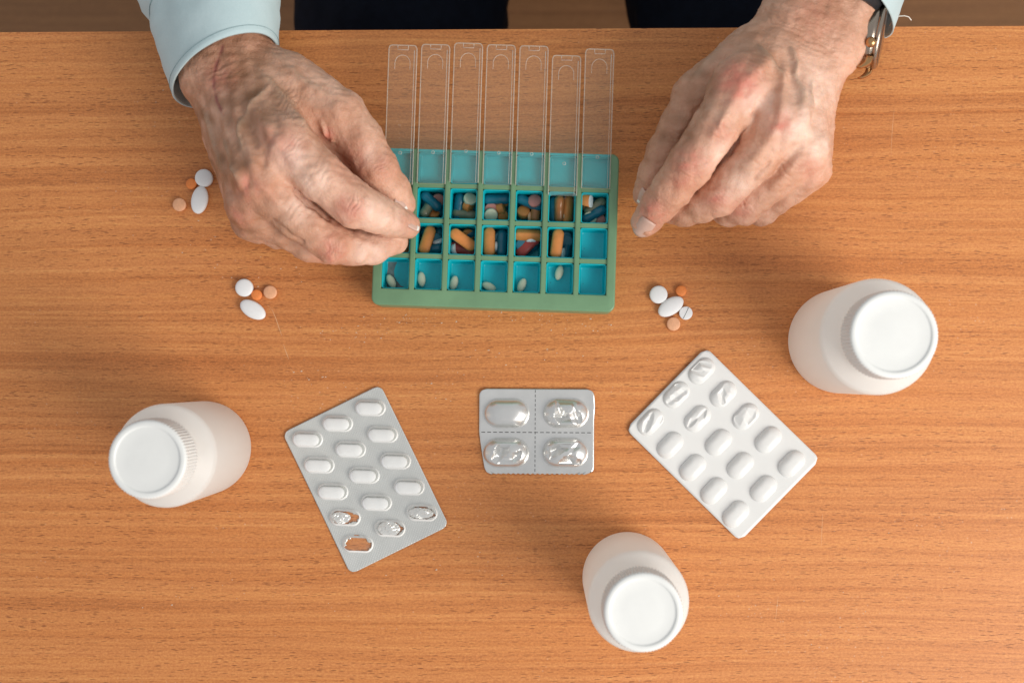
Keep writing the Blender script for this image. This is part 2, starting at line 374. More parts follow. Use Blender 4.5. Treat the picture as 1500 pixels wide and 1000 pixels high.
PM = {
 'round_l': tablet_mesh('round_tablet', 5.0, 4.2, 2.0), 'round_s': tablet_mesh('small_tablet', 3.05, 3.0, 1.3),
 'round_m': tablet_mesh('medium_tablet', 3.75, 3.0, 1.5), 'round_f': tablet_mesh('flat_tablet', 3.7, 2.6, 1.8),
 'oval': tablet_mesh('oval_tablet', 4.6, 4.8, 1.6, 1.72), 'oval_s': tablet_mesh('small_oval_tablet', 2.25, 3.6, 0.8, 1.85),
 'oblong': oblong_mesh('oblong_tablet', 16.6, 6.4, 5.6), 'capsule': capsule_mesh('capsule', 14.0, 5.7),
 'capsule_l': capsule_mesh('long_capsule', 15.5, 5.8), 'thick': tablet_mesh('thick_tablet', 3.6, 4.6, 3.2), 'thin': tablet_mesh('thin_tablet', 3.0, 2.4, 1.2),
}
HALF = {'round_l': 2.1, 'round_s': 1.5, 'round_m': 1.5, 'round_f': 1.3, 'oval': 2.4, 'oval_s': 1.8, 'oblong': 3.0, 'capsule': 3.2, 'capsule_l': 3.3, 'thick': 2.5, 'thin': 1.2}
_pm = {}
def pill(name, kind, material, px, py, z, ang, label, cat, group, tilt=(0, 0), parent=None):
    key = (kind, material)
    if key not in _pm:
        me = PM[kind].copy(); me.materials.clear(); me.materials.append(M[material]); _pm[key] = me
    o = link(name, _pm[key], None)
    place(o, P(px, py, z), (math.radians(tilt[0]), math.radians(tilt[1]), math.radians(ang)))
    o.rotation_mode = 'ZXY' if False else 'XYZ'
    return tag(o, label, cat, group)
loose = [
 ('tablet', 'round_l', 'tablet_white', 299, 261, 0, 'round white tablet touching the small orange one beside the hand on the left', 'tablets scattered beside the hand on the left'),
 ('tablet', 'round_s', 'tablet_orange', 280.5, 269.5, 0, 'small bright orange tablet beside the round white tablet near the hand', 'tablets scattered beside the hand on the left'),
 ('tablet', 'oval', 'tablet_white', 292.5, 293, 80, 'oval white tablet standing upright in the photo next to the hand on the left', 'tablets scattered beside the hand on the left'),
 ('tablet', 'round_m', 'tablet_peach', 263, 300, 0, 'peach round tablet lying apart, leftmost of all loose tablets', 'tablets scattered beside the hand on the left'),
 ('tablet', 'round_l', 'tablet_white', 358, 421.5, 0, 'round white tablet above the slanted oval one, below the hand on the left', 'tablets grouped below the hand on the left'),
 ('tablet', 'round_s', 'tablet_orange', 376, 432, 0, 'small orange tablet between a round white and a peach tablet', 'tablets grouped below the hand on the left'),
 ('tablet', 'round_m', 'tablet_peach', 396, 428, 0, 'peach tablet at the top end of the thin white scratch', 'tablets grouped below the hand on the left'),
 ('tablet', 'oval', 'tablet_white', 370.5, 453.5, -31, 'oval white tablet slanting down to the right beside the scratch', 'tablets grouped below the hand on the left'),
 ('tablet', 'round_l', 'tablet_white', 964.5, 431.5, 0, 'round white tablet, largest round one right of the pill organizer', 'tablets grouped right of the pill organizer'),
 ('tablet', 'round_s', 'tablet_orange', 997.5, 426, 0, 'small bright orange tablet at the upper tip of the oval right of the organizer', 'tablets grouped right of the pill organizer'),
 ('tablet', 'oval', 'tablet_white', 982.5, 449, 33, 'oval white tablet slanting up to the right, right of the pill organizer', 'tablets grouped right of the pill organizer'),
 ('tablet', 'round_f', 'tablet_white', 1004.5, 458.5, 0, 'small white tablet with a score line across it', 'tablets grouped right of the pill organizer'),
 ('tablet', 'round_m', 'tablet_peach', 986.5, 474.5, 0, 'peach tablet below the oval white one, right of the pill organizer', 'tablets grouped right of the pill organizer'),
]
for nm, kd, mt, x, y, a, lab, g in loose:
    o = pill(nm, kd, mt, x, y, HALF[kd], a, lab, 'tablet', g)
    if 'score' in lab:
        bm = bmesh.new(); box(bm, -0.16, 0.16, -3.3, 3.3, 1.0, 1.34)
        s = link('score_line', bm_mesh('score_line', bm), M['grey_residue'], o); s.rotation_euler = (0, 0, math.radians(-26))

# ------------------------------------------------------------------ pill organizer
TW, TD, TH = 133.0, 86.5, 23.0
TC = P(725.5, 336.0, TH); TROT = math.radians(-1.9)
tray = tag(empty('pill_organizer', (TC[0], TC[1], 0), TROT), 'green and teal weekly pill organizer with seven clear lids slid open', 'pill organizer')
def tl(px, py, z):
    """photo pixel at height z -> tray coordinates (mm)"""
    q = P(px, py, z); c, s = math.cos(-TROT), math.sin(-TROT); dx, dy = q[0]-TC[0], q[1]-TC[1]
    return np.array([c*dx-s*dy, s*dx+c*dy, z])
X0, Y0 = -TW/2, -TD/2
cw, wall = 15.0, 3.0
colx = [X0+5.0+i*(cw+wall) for i in range(7)]
yf, yb = Y0+9.2, Y0+TD-1.6
rd = 2.4; rh = (yb-yf-3*rd)/4
rowy = [yf+i*(rh+rd) for i in range(4)]
# frame: lattice with seven long slots
xs = [X0]; ys = [Y0, yf, Y0+TD]
for x in colx: xs += [x, x+cw]
xs.append(X0+TW)
bm = bmesh.new(); zt, zb = TH, 0.3
vd_ = {}
def vv(x, y, z):
    k = (round(x, 4), round(y, 4), round(z, 4))
    if k not in vd_: vd_[k] = bm.verts.new(Vector(k)*0.001)
    return vd_[k]
def solid(i, j):
    if i < 0 or j < 0 or i >= len(xs)-1 or j >= len(ys)-1: return False
    return not (j == 1 and i % 2 == 1)
for i in range(len(xs)-1):
    for j in range(len(ys)-1):
        if not solid(i, j): continue
        a, b_, c_, d_ = xs[i], xs[i+1], ys[j], ys[j+1]
        bm.faces.new([vv(a, c_, zt), vv(b_, c_, zt), vv(b_, d_, zt), vv(a, d_, zt)])
        bm.faces.new([vv(a, d_, zb), vv(b_, d_, zb), vv(b_, c_, zb), vv(a, c_, zb)])
        for (di, dj, e) in ((-1, 0, ((a, d_), (a, c_))), (1, 0, ((b_, c_), (b_, d_))), (0, -1, ((a, c_), (b_, c_))), (0, 1, ((b_, d_), (a, d_)))):
            if not solid(i+di, j+dj):
                (p, q_), (r_, s_) = e
                bm.faces.new([vv(p, q_, zb), vv(r_, s_, zb), vv(r_, s_, zt), vv(p, q_, zt)])
bmesh.ops.dissolve_limit(bm, angle_limit=0.01, verts=bm.verts[:], edges=bm.edges[:])
corner = [e for e in bm.edges if abs(e.verts[0].co.z-e.verts[1].co.z) > 0.01 and all(abs(abs(v_.co.x)-TW/2000) < 1e-5 and abs(abs(v_.co.y)-TD/2000) < 1e-5 for v_ in e.verts)]
bmesh.ops.bevel(bm, geom=corner, offset=0.004, segments=5, profile=0.5, affect='EDGES')
es = [e for e in bm.edges if len(e.link_faces) == 2 and e.calc_face_angle() > 1.0 and all(v_.co.z > 0.01 for v_ in e.verts)
      and abs(e.verts[0].co.z-e.verts[1].co.z) < 1e-4]
bmesh.ops.bevel(bm, geom=es, offset=0.0009, segments=3, profile=0.5, affect='EDGES')
me = bm_mesh('frame', bm); link('frame', autosmooth(me, 50), M['green'], tray)
for i, x in enumerate(colx):
    for j in range(3):
        y = rowy[j]+rh
        bm = bmesh.new(); box(bm, x-0.3, x+cw+0.3, y, y+rd, 2.0, TH-1.3); bevel_all(bm, 0.5, 2)
        link('divider', autosmooth(bm_mesh('divider', bm)), M['green'], tray)
    bm = bmesh.new(); box(bm, x-0.3, x+cw+0.3, yb+0.02, yb+1.5, 0.6, TH-1.6); bevel_all(bm, 0.4, 2)
    link('rear_wall', autosmooth(bm_mesh('rear_wall', bm)), M['teal'], tray)
# teal cups
CELL_Z = 10.5
def cup(CZ):
    bm = bmesh.new(); g = 0.12; r = 1.2; w2, d2 = cw/2-g, rh/2-g; top, flo, th = TH-2.2, CZ, 0.5
    def ring(w, d, z, rr):
        out = []
        for cx, cy, a0 in ((w-rr, d-rr, 0), (-w+rr, d-rr, 90), (-w+rr, -d+rr, 180), (w-rr, -d+rr, 270)):
            for k in range(5):
                a = math.radians(a0+k*22.5); out.append(bm.verts.new(Vector((cx+rr*math.cos(a), cy+rr*math.sin(a), z))*0.001))
        return out
    R = [ring(w2, d2, 0.5, r), ring(w2, d2, top, r), ring(w2-th, d2-th, top, r*.8), ring(w2-th-0.2, d2-th-0.2, flo+1.2, r*.8), ring(w2-th-0.6, d2-th-0.6, flo+0.25, r*.8), ring(w2-th-1.4, d2-th-1.4, flo, r*.8)]
    n = len(R[0])
    for a, b_ in zip(R[:-1], R[1:]):
        for k in range(n): bm.faces.new([a[k], a[(k+1) % n], b_[(k+1) % n], b_[k]])
    bm.faces.new(R[-1])
    return autosmooth(bm_mesh('compartment', bm), 50)
def cellz(i, j): return 3.2 if (j == 2 or (j == 1 and i < 6)) else (17.0 if j == 3 else CELL_Z)
cups = {z: cup(z) for z in (3.2, CELL_Z, 17.0)}
for m_ in cups.values(): m_.materials.append(M['teal'])
for i, x in enumerate(colx):
    for j in range(4):
        o = link('compartment', cups[cellz(i, j)], None, tray); o.location = Vector((x+cw/2, rowy[j]+rh/2, 0))*0.001
# lids: thin clear slides with rim, thumb arch, catch and pip
LW, LL = 15.7, 77.0
def lid_mesh():
    bm = bmesh.new(); vs = box(bm, -LW/2, LW/2, 0, LL, 0, 1.0)
    ce = [e for e in bm.edges if abs(e.verts[0].co.z-e.verts[1].co.z) > 1e-5]
    bmesh.ops.bevel(bm, geom=ce, offset=0.0016, segments=3, profile=0.5, affect='EDGES')
    return bm_mesh('lid', bm)
lidm = lid_mesh(); lidm.materials.append(M['lid'])
def tube_mesh(name, pts, r, n=6, closed=False):
    pts = [np.array(p, float) for p in pts]; V = []; F = []; K = len(pts)
    for k in range(K):
        if closed: t = pts[(k+1) % K]-pts[k-1]
        else: t = pts[min(K-1, k+1)]-pts[max(0, k-1)]
        t = t/np.linalg.norm(t); up = np.array([0, 0, 1.0]) if abs(t[2]) < 0.9 else np.array([1.0, 0, 0])
        s = np.cross(t, up); s /= np.linalg.norm(s); u = np.cross(s, t)
        for j in range(n):
            a = 2*math.pi*j/n; V.append(pts[k]+r*(math.cos(a)*s+math.sin(a)*u))
    for k in range(K if closed else K-1):
        for j in range(n): F.append((k*n+j, k*n+(j+1) % n, ((k+1) % K)*n+(j+1) % n, ((k+1) % K)*n+j))
    if not closed: F.append(tuple(range(n))[::-1]); F.append(tuple((K-1)*n+j for j in range(n)))
    return mesh(name, V, F)
h = LW/2
rimm = tube_mesh('rim', [(-h+.15, 0.2, .9), (-h+.15, LL-2, .9), (-h+.9, LL-.5, .9), (-h+2, LL-.15, .9), (h-2, LL-.15, .9), (h-.9, LL-.5, .9), (h-.15, LL-2, .9), (h-.15, 0.2, .9)], 0.28)
rim2 = tube_mesh('ridge', [(h-1.5, 0.6, 1.02), (h-1.5, LL-3, 1.02)], 0.16, 5)
arch = tube_mesh('thumb_arch', [(-4.2, LL-13.5, 1.02)]+[(-4.2*math.cos(t), LL-10+4.4*math.sin(t), 1.02) for t in np.linspace(0, math.pi, 14)]+[(4.2, LL-13.5, 1.02)], 0.17, 5)
catch = tube_mesh('catch', [(-2.8, LL-0.6, 1.05), (-2.8, LL-2.6, 1.05), (2.9, LL-2.6, 1.05), (2.9, LL-0.6, 1.05)], 0.22, 5)
pip = tube_mesh('pip', [(0.75*math.cos(t), 0.75*math.sin(t), 1.02) for t in np.linspace(0, 2*math.pi, 13)[:-1]], 0.22, 5, True)
for mm in (rimm, rim2, arch, catch, pip): mm.materials.append(M['lid_edge'])
lid_top = [67.5, 66.5, 64.5, 67, 68.5, 82.5, 73.0]
for i, x in enumerate(colx):
    far = tl(590+46*i, lid_top[i], TH-0.8)[1]
    o = link('lid', lidm, None, tray); o.location = Vector((x+cw/2, far-LL, TH+0.12))*0.001
    for nm, mm in (('rim', rimm), ('ridge', rim2), ('thumb_arch', arch), ('catch', catch), ('pip', pip)):
        c_ = link(nm, mm, None, o)
        if nm == 'pip': c_.location = (0.0005, (LL-59.5)*0.001, 0)
# grey residue in the front left cell
V = []; F = []
outl = [(-4.5, 7), (0.5, 7.2), (-0.3, 5.5), (-1.2, 2), (-0.8, -1), (0.6, -3.5), (3, -6), (5.0, -7.0), (-5.2, -7.2), (-5.4, -2), (-4.6, 3)]
V = [(x, y, z) for z in (0.1, 0.18) for x, y in outl]; n = len(outl)
F = [tuple(range(n, 2*n))]+[(k, (k+1) % n, n+(k+1) % n, n+k) for k in range(n)]
o = link('label_remnant', mesh('label_remnant', V, F, False), M['grey_residue'], tray); o.location = Vector((colx[0]+cw/2-1.0, rowy[0]+rh/2, CELL_Z))*0.001

CN = ['first', 'second', 'third', 'fourth', 'fifth', 'sixth', 'seventh']
RN = {2: 'second row', 3: 'third row', 4: 'front row'}
# (col,row, kind, material, px, py, z, angle, tilt, text)
inside = [
 (1, 4, 'oval_s', 'tablet_cream', 573, 412, 3.6, -62, (0, 0), 'cream oval tablet on the grey remnant'),
 (2, 4, 'oval_s', 'tablet_cream', 616.5, 409, 3.5, -86, (0, 0), 'cream oval tablet'),
 (3, 4, 'oval_s', 'tablet_cream', 664, 417, 3.5, 76, (0, 0), 'cream oval tablet'),
 (4, 4, 'oval_s', 'tablet_cream', 715, 421.5, 3.5, -25, (0, 0), 'cream oval tablet'),
 (5, 4, 'oval_s', 'tablet_cream', 764, 421, 3.5, 66, (0, 0), 'cream oval tablet'),
 (6, 4, 'oval_s', 'tablet_cream', 819, 399.5, 3.5, 74, (0, 0), 'cream oval tablet'),
 (1, 2, 'capsule', 'grey_gel', 586, 290, 7, 85, (0, 0), 'grey green capsule half hidden by fingers'),
 (2, 2, 'capsule', 'blue_gel', 632, 294, 10, -42, (0, 8), 'dark blue capsule'),
 (2, 2, 'capsule', 'grey_gel', 619.5, 305, 9, 62, (0, 38), 'grey green capsule pointing up at the viewer'),
 (2, 2, 'thick', 'oblong_orange', 634.5, 314, 6, 0, (-32, 10), 'thick orange tablet lying on its side'),
 (2, 2, 'capsule', 'blue_gel', 617, 290, 5, 80, (0, 0), 'lower dark blue capsule'),
 (3, 2, 'capsule_l', 'blue_gel', 670, 300, 8, 80, (0, 0), 'dark blue capsule standing along the left wall'),
 (3, 2, 'round_f', 'tablet_cream', 689, 288.5, 11, 0, (-25, 20), 'cream round tablet tilted against the wall'),
 (3, 2, 'thick', 'oblong_orange', 686.5, 301, 9, 60, (70, 0), 'thick orange tablet on edge'),
 (3, 2, 'capsule', 'grey_gel', 682.5, 314, 8, -6, (0, 8), 'grey green capsule lying across the front'),
 (4, 2, 'capsule_l', 'blue_gel', 723.5, 289, 10, 2, (0, 0), 'dark blue capsule lying across the back'),
 (4, 2, 'round_f', 'tablet_pink', 715, 306.5, 9, 0, (18, 0), 'pink round tablet'),
 (4, 2, 'round_f', 'tablet_cream', 715, 314.5, 10, 0, (28, 0), 'cream tablet with a dark score line'),
 (4, 2, 'thick', 'oblong_orange', 734, 305, 8, 15, (0, 75), 'thick orange tablet on edge'),
 (4, 2, 'round_s', 'oblong_orange', 736.5, 316, 7, 0, (30, 20), 'small orange round tablet'),
 (5, 2, 'capsule_l', 'blue_gel', 767.5, 292.5, 10, -24, (0, 0), 'dark blue capsule slanting across the back'),
 (5, 2, 'round_m', 'tablet_pink', 784, 287.5, 12, 20, (-20, 0), 'pink tablet in the rear corner'),
 (5, 2, 'thick', 'oblong_orange', 764.5, 311, 8, 0, (-30, 0), 'thick orange tablet'),
 (5, 2, 'thin', 'tablet_peach', 776.5, 318, 8, 90, (80, 0), 'thin peach tablet standing on edge'),
 (5, 2, 'capsule', 'brown_gel', 785, 309, 9, 84, (0, 6), 'brown gel capsule against the right wall'),
 (6, 2, 'capsule_l', 'blue_gel', 806.5, 309, 7, 88, (0, 0), 'dark blue capsule against the left wall'),
 (6, 2, 'capsule_l', 'brown_gel', 819.5, 304, 10, 89, (0, -6), 'brown gel capsule under the sixth lid'),
 (6, 2, 'oblong', 'oblong_orange', 832.5, 301, 8, 84, (60, 0), 'orange oblong tablet against the right wall'),
 (6, 2, 'thin', 'tablet_cream', 827, 318, 8, 90, (70, 0), 'cream tablet on edge'),
 (6, 2, 'round_m', 'tablet_pink', 834, 319, 6, 0, (40, 0), 'pink tablet in the front corner'),
 (7, 2, 'capsule', 'brown_gel', 858, 307, 6, -20, (0, 0), 'brown capsule below the broken tablet'),
 (7, 2, 'capsule', 'grey_gel', 880, 302, 8, 35, (0, 0), 'grey green capsule slanting at the right'),
 (7, 2, 'capsule_l', 'blue_gel', 870, 314, 9, 30, (0, 0), 'dark blue capsule slanting across the front'),
 (7, 2, 'round_f', 'tablet_cream', 864, 323, 9, 0, (24, 0), 'cream round tablet at the front wall'),
 (7, 2, 'round_s', 'tablet_pink', 879, 325, 7, 0, (10, 0), 'small pink tablet at the front wall'),
 (1, 3, 'oblong', 'tablet_red', 583, 362, 6, 60, (0, 0), 'dark red tablet half hidden by fingers'),
 (1, 3, 'oblong', 'oblong_orange', 594, 361, 8, 86, (0, 0), 'orange oblong tablet half hidden by fingers'),
 (2, 3, 'oblong', 'oblong_orange', 626, 345.5, 11, 72, (0, 4), 'orange oblong tablet leaning over'),
 (2, 3, 'capsule', 'blue_gel', 627, 365.5, 9, 6, (0, 0), 'dark blue capsule lying along the front'),
 (2, 3, 'thin', 'tablet_white', 640.5, 353, 8, 20, (-50, 0), 'white tablet at the right wall'),
 (2, 3, 'capsule', 'blue_gel', 636, 337, 6, 40, (0, 0), 'lower dark blue capsule at the back'),
 (3, 3, 'oblong', 'oblong_orange', 673.5, 351, 14, -36, (0, 6), 'orange oblong tablet lying slanted on top'),
 (3, 3, 'round_m', 'tablet_white', 660, 365.5, 7, 90, (60, 0), 'white tablet in the front left corner'),
 (3, 3, 'oblong', 'tablet_red', 675, 369, 7, -10, (0, 0), 'dark red tablet along the front'),
 (3, 3, 'capsule', 'blue_gel', 683, 339, 7, 20, (0, 0), 'dark blue capsule at the back'),
 (4, 3, 'oblong', 'oblong_orange', 712.5, 354.5, 11, 89, (0, 0), 'orange oblong tablet upright at the left wall'),
 (4, 3, 'capsule_l', 'blue_gel', 735, 351, 9, 88, (0, 0), 'dark blue capsule along the right wall'),
 (4, 3, 'thin', 'tablet_white', 727, 361, 8, 88, (85, 0), 'white tablet standing on edge'),
 (4, 3, 'round_m', 'oblong_orange', 730, 373, 5, 0, (0, 0), 'small orange tablet at the front wall'),
 (4, 3, 'capsule', 'blue_gel', 724, 339, 6, 10, (0, 0), 'lower dark blue capsule at the back'),
 (5, 3, 'oblong', 'oblong_orange', 771, 341, 11, -3, (50, 0), 'orange oblong tablet across the back'),
 (5, 3, 'round_f', 'blue_tablet', 762.5, 359, 10, 0, (0, 0), 'grey blue round tablet'),
 (5, 3, 'thin', 'tablet_white', 778, 354, 10, 0, (65, 0), 'white tablet standing on edge'),
 (5, 3, 'oblong', 'tablet_red', 776, 367, 9, 45, (0, 0), 'dark red tablet slanting at the front'),
 (5, 3, 'capsule', 'blue_gel', 760, 369, 5, 30, (0, 0), 'lower dark blue capsule'),
 (6, 3, 'oblong', 'oblong_orange', 816, 355, 13, 82, (0, 0), 'orange oblong tablet standing upright on top'),
 (6, 3, 'round_m', 'blue_tablet', 832.5, 353, 8, 0, (20, 0), 'round blue tablet'),
 (6, 3, 'thin', 'tablet_white', 824, 371, 9, 82, (70, 0), 'white tablet on edge at the front wall'),
 (6, 3, 'capsule', 'blue_gel', 832, 369, 6, 80, (0, 0), 'dark blue capsule in the front corner'),
 (6, 3, 'capsule', 'grey_gel', 806.5, 366, 5, 86, (0, 0), 'grey green capsule at the left wall'),
]
cellc = {(c, r): (587+47.6*(c-1)+(0 if r == 2 else -4)*1.0, (294 if r == 2 else 351)+0.6*c) for c in range(1, 8) for r in (2, 3)}
for (c, r), (x, y) in cellc.items():
    if (c, r) == (7, 3): continue
    inside.append((c, r, 'capsule', 'blue_gel', x+5, y+4, 3.0, 40+37*c, (0, 0), 'dark blue capsule at the bottom of the pile'))
    inside.append((c, r, 'capsule', 'blue_gel', x-6, y-6, 3.0, 40+37*c, (0, 0), 'second dark blue capsule at the bottom of the pile'))
    if (c, r) not in ((7, 2),): inside.append((c, r, 'round_m', ['tablet_pink', 'blue_tablet', 'oblong_orange', 'blue_tablet'][(c+r) % 4], x+7, y-8+3*(c % 3), 8.0, 0, (25, 12), 'small round tablet wedged between the larger pills'))
catn = {'oval_s': 'tablet', 'capsule': 'capsule', 'capsule_l': 'capsule'}
def cell_clamp(px, py, z, i, j, m_=1.2):
    q = tl(px, py, z); return q
for (ci, ri, kd, mt, x, y, z, a, ti, txt) in inside:
    cat = catn.get(kd, 'tablet')
    lab = '%s, %s column, %s' % (txt, CN[ci-1], RN[ri])
    o = pill(cat, kd, mt, x, y, z+cellz(ci-1, {4: 0, 3: 1, 2: 2}[ri])-1.6, a, lab, cat, 'pills inside the organizer', ti)
    # keep every pill inside its own compartment
    jrow = {4: 0, 3: 1, 2: 2}[ri]; xl, yl = colx[ci-1], rowy[jrow]
    bpy.context.view_layer.update()
    c, s = math.cos(-TROT), math.sin(-TROT)
    R_ = np.array(o.rotation_euler.to_matrix())
    vv_ = np.empty(len(o.data.vertices)*3); o.data.vertices.foreach_get('co', vv_); vv_ = vv_.reshape(-1, 3) @ R_.T*1000
    lx = c*vv_[:, 0]-s*vv_[:, 1]; ly = s*vv_[:, 0]+c*vv_[:, 1]
    q = np.array(o.location)*1000; dx, dy_ = q[0]-TC[0], q[1]-TC[1]
    tx, ty = c*dx-s*dy_, s*dx+c*dy_
    def fit(t, lo, hi, a0, a1):
        if hi-lo > a1-a0: return (a0+a1)/2-(hi+lo)/2
        return min(max(t, a0-lo), a1-hi)
    g = 0.75
    tx = fit(tx, lx.min(), lx.max(), xl+g, xl+cw-g); ty = fit(ty, ly.min(), ly.max(), yl+g, yl+rh-g)
    tz = max(q[2], cellz(ci-1, jrow)+0.1-vv_[:, 2].min())
    c2, s2 = math.cos(TROT), math.sin(TROT)
    o.location = Vector((TC[0]+c2*tx-s2*ty, TC[1]+s2*tx+c2*ty, tz))*0.001
# the broken tablet: half an oblong with a white chalky break
bm = bmesh.new(); bm.from_mesh(PM['oblong'])
r_ = bmesh.ops.bisect_plane(bm, geom=bm.verts[:]+bm.edges[:]+bm.faces[:], plane_co=(0.002, 0, 0), plane_no=(1, 0.25, 0), clear_outer=True)
ed = [e for e in r_['geom_cut'] if isinstance(e, bmesh.types.BMEdge)]
f_ = bmesh.ops.edgeloop_fill(bm, edges=ed)['faces']
for f in bm.faces: f.material_index = 0; f.smooth = True
for f in f_: f.material_index = 1; f.smooth = False
me = bpy.data.meshes.new('half_tablet'); bm.to_mesh(me); bm.free(); me.materials.append(M['oblong_orange']); me.materials.append(M['tablet_white'])
o = link('tablet', me); place(o, P(861, 294, 14), (0.2, -0.45, math.radians(-20)))
tag(o, 'broken half of an orange oblong tablet with a white break, seventh column', 'tablet', 'pills inside the organizer')

# ------------------------------------------------------------------ blister packs
def sheet_mesh(Wd, Hd, r, step, curl=None, th=0.25, hole=None, edge=None):
    """rounded sheet, rows snapped to the outline; curl(x,y)->z; hole(x,y)->True removes"""
    nv = int(Hd/step)+1; nu = int(Wd/step)+1; V = []; F = []
    for j in range(nv):
        y = -Hd/2+Hd*j/(nv-1); d = max(0, abs(y)-(Hd/2-r)); ww = Wd/2-(r-math.sqrt(max(0, r*r-d*d)))
        ww = max(ww, 0.2)
        for i in range(nu):
            x = -ww+2*ww*i/(nu-1); x2, y2 = (x, y) if edge is None else edge(x, y)
            V.append((x2, y2, curl(x2, y2) if curl else 0))
    keep = []
    for j in range(nv-1):
        for i in range(nu-1):
            q = (j*nu+i, j*nu+i+1, (j+1)*nu+i+1, (j+1)*nu+i)
            if hole:
                cx = sum(V[k][0] for k in q)/4; cy = sum(V[k][1] for k in q)/4
                if hole(cx, cy): continue
            keep.append(q)
    n = len(V); V2 = V+[(x, y, z-th) for x, y, z in V]
    F = list(keep)+[tuple(k+n for k in reversed(q)) for q in keep]
    cnt = {}
    for q in keep:
        for a, b_ in zip(q, q[1:]+q[:1]): cnt[(a, b_)] = 1
    for (a, b_) in cnt:
        if (b_, a) not in cnt: F.append((b_, a, a+n, b_+n))
    return mesh('sheet', V2, F)
def pocket_mesh(name, Lp, Wp, Hp, steep=2.6, crush=None, skirt=0.6, na=48, nr=16, z0=0.0):
    """stadium dome; crush(x,y,z)->z"""
    a = (Lp-Wp)/2; V = []; F = []
    for k in range(nr+1):
        s = k/nr
        for j in range(na):
            an = 2*math.pi*j/na; cx = a if math.cos(an) >= 0 else -a
            x = cx*min(1, s*1.15 if s < 0.87 else 1)+Wp/2*s*math.cos(an); y = Wp/2*s*math.sin(an)
            u = 1-s
            zz = Hp*max(0.0, 1-s**steep)**0.8
            V.append([x, y, zz])
    V = np.array(V)
    if crush is not None: V = crush(V, Hp)
    V[:, 2] += z0
    for k in range(nr):
        for j in range(na): F.append((k*na+j, k*na+(j+1) % na, (k+1)*na+(j+1) % na, (k+1)*na+j))
    # flip so that normals look up
    F = [tuple(reversed(f)) for f in F]
    F = [tuple(reversed(f)) for f in F]
    F.append(tuple(range(na)))
    return mesh(name, V, F)
def crumple(seed, lo=0.25, ends=1.0, n=5, amp=0.9):
    """folds: a dome cut down by random creased ridges; ends < 1 keeps the two ends domed"""
    rs = np.random.RandomState(seed)
    D = [(rs.uniform(0, 2*math.pi), rs.uniform(0.7, 1.5), rs.uniform(0, 1), rs.uniform(0.6, 1)) for _ in range(n)]
    def f(V, Hp):
        X = V[:, :2]/np.abs(V[:, :2]).max(0); X2 = X*np.array([1.4, 1.0])
        acc = np.zeros(len(V))
        for a, fr, ph, w in D:
            t = X2[:, 0]*math.cos(a)+X2[:, 1]*math.sin(a)
            acc = np.maximum(acc, 0) + w*(1-np.abs(((t*fr*0.8+ph) % 1)*2-1))
        acc = acc/n*1.55
        cap = Hp*(lo+amp*acc)
        cap = cap+Hp*1.4*np.clip((np.abs(X[:, 0])-ends)/0.18, 0, 1)
        V[:, 2] = np.minimum(V[:, 2], np.maximum(cap, 0.1*Hp)); return V
    return f
def blister(name, label, cx, cy, rz, pocket_px, build):
    q = P(cx, cy, 1.0); root = tag(empty(name, (q[0], q[1], 0), rz), label, 'blister pack', 'blister packs on the table')
    c, s = math.cos(-rz), math.sin(-rz)
    pts = []
    for (x, y) in pocket_px:
        w = P(x, y, 2.0); dx, dy = w[0]-q[0], w[1]-q[1]; pts.append((c*dx-s*dy, s*dx+c*dy))
    build(root, pts); return root
# white one, fifteen pockets, six of them pushed in
def build_white(root, pts):
    A = P(921, 627, 1); B = P(1035, 511, 1); C_ = P(1197, 680, 1); D_ = P(1076, 789, 1)
    Wd = (np.linalg.norm(B-A)+np.linalg.norm(C_-D_))/2+2.0; Hd = (np.linalg.norm(D_-A)+np.linalg.norm(C_-B))/2+2.0
    curl = lambda x, y: 0.5+0.00055*y*y+0.00035*x*x
    link('sheet', sheet_mesh(Wd, Hd, 4.0, 1.6, curl, 0.3), M['foil_white'], root)
    order = pts
    full = pocket_mesh('pocket', 17.0, 11.0, 3.5, 3.2); full.materials.append(M['foil_white'])
    for k, (x, y) in enumerate(order):
        if k < 6:
            me = pocket_mesh('pocket', 17.0, 11.0, 3.3, 3.0, crumple(20+k*3, 0.36, 1.2, 2, 0.60), na=56, nr=22); me.materials.append(M['foil_white'])
            o = link('pocket', autosmooth(me, 24), None, root); o['label'] = 'pushed in and creased pocket'
        else: o = link('pocket', full, None, root)
        o.location = Vector((x, y, curl(x, y)-0.1))*0.001; o.rotation_euler = (0, 0, math.radians(WR))
wp = [(1028, 543), (991, 578), (953, 618), (1060, 577), (1022, 613), (1093, 610), (1126, 644), (1160, 679), (1053, 648), (1085, 682), (1119, 716), (982, 652), (1015, 685), (1046, 719), (1078, 753)]
a1 = P(921, 627, 1); a2 = P(1035, 511, 1)
rzw = math.atan2(a2[1]-a1[1], a2[0]-a1[0]); WR = 0.0
blister('blister_pack', 'white opaque blister pack with fifteen pockets, six pushed in, right of centre', 1058.5, 650, rzw, wp, build_white)
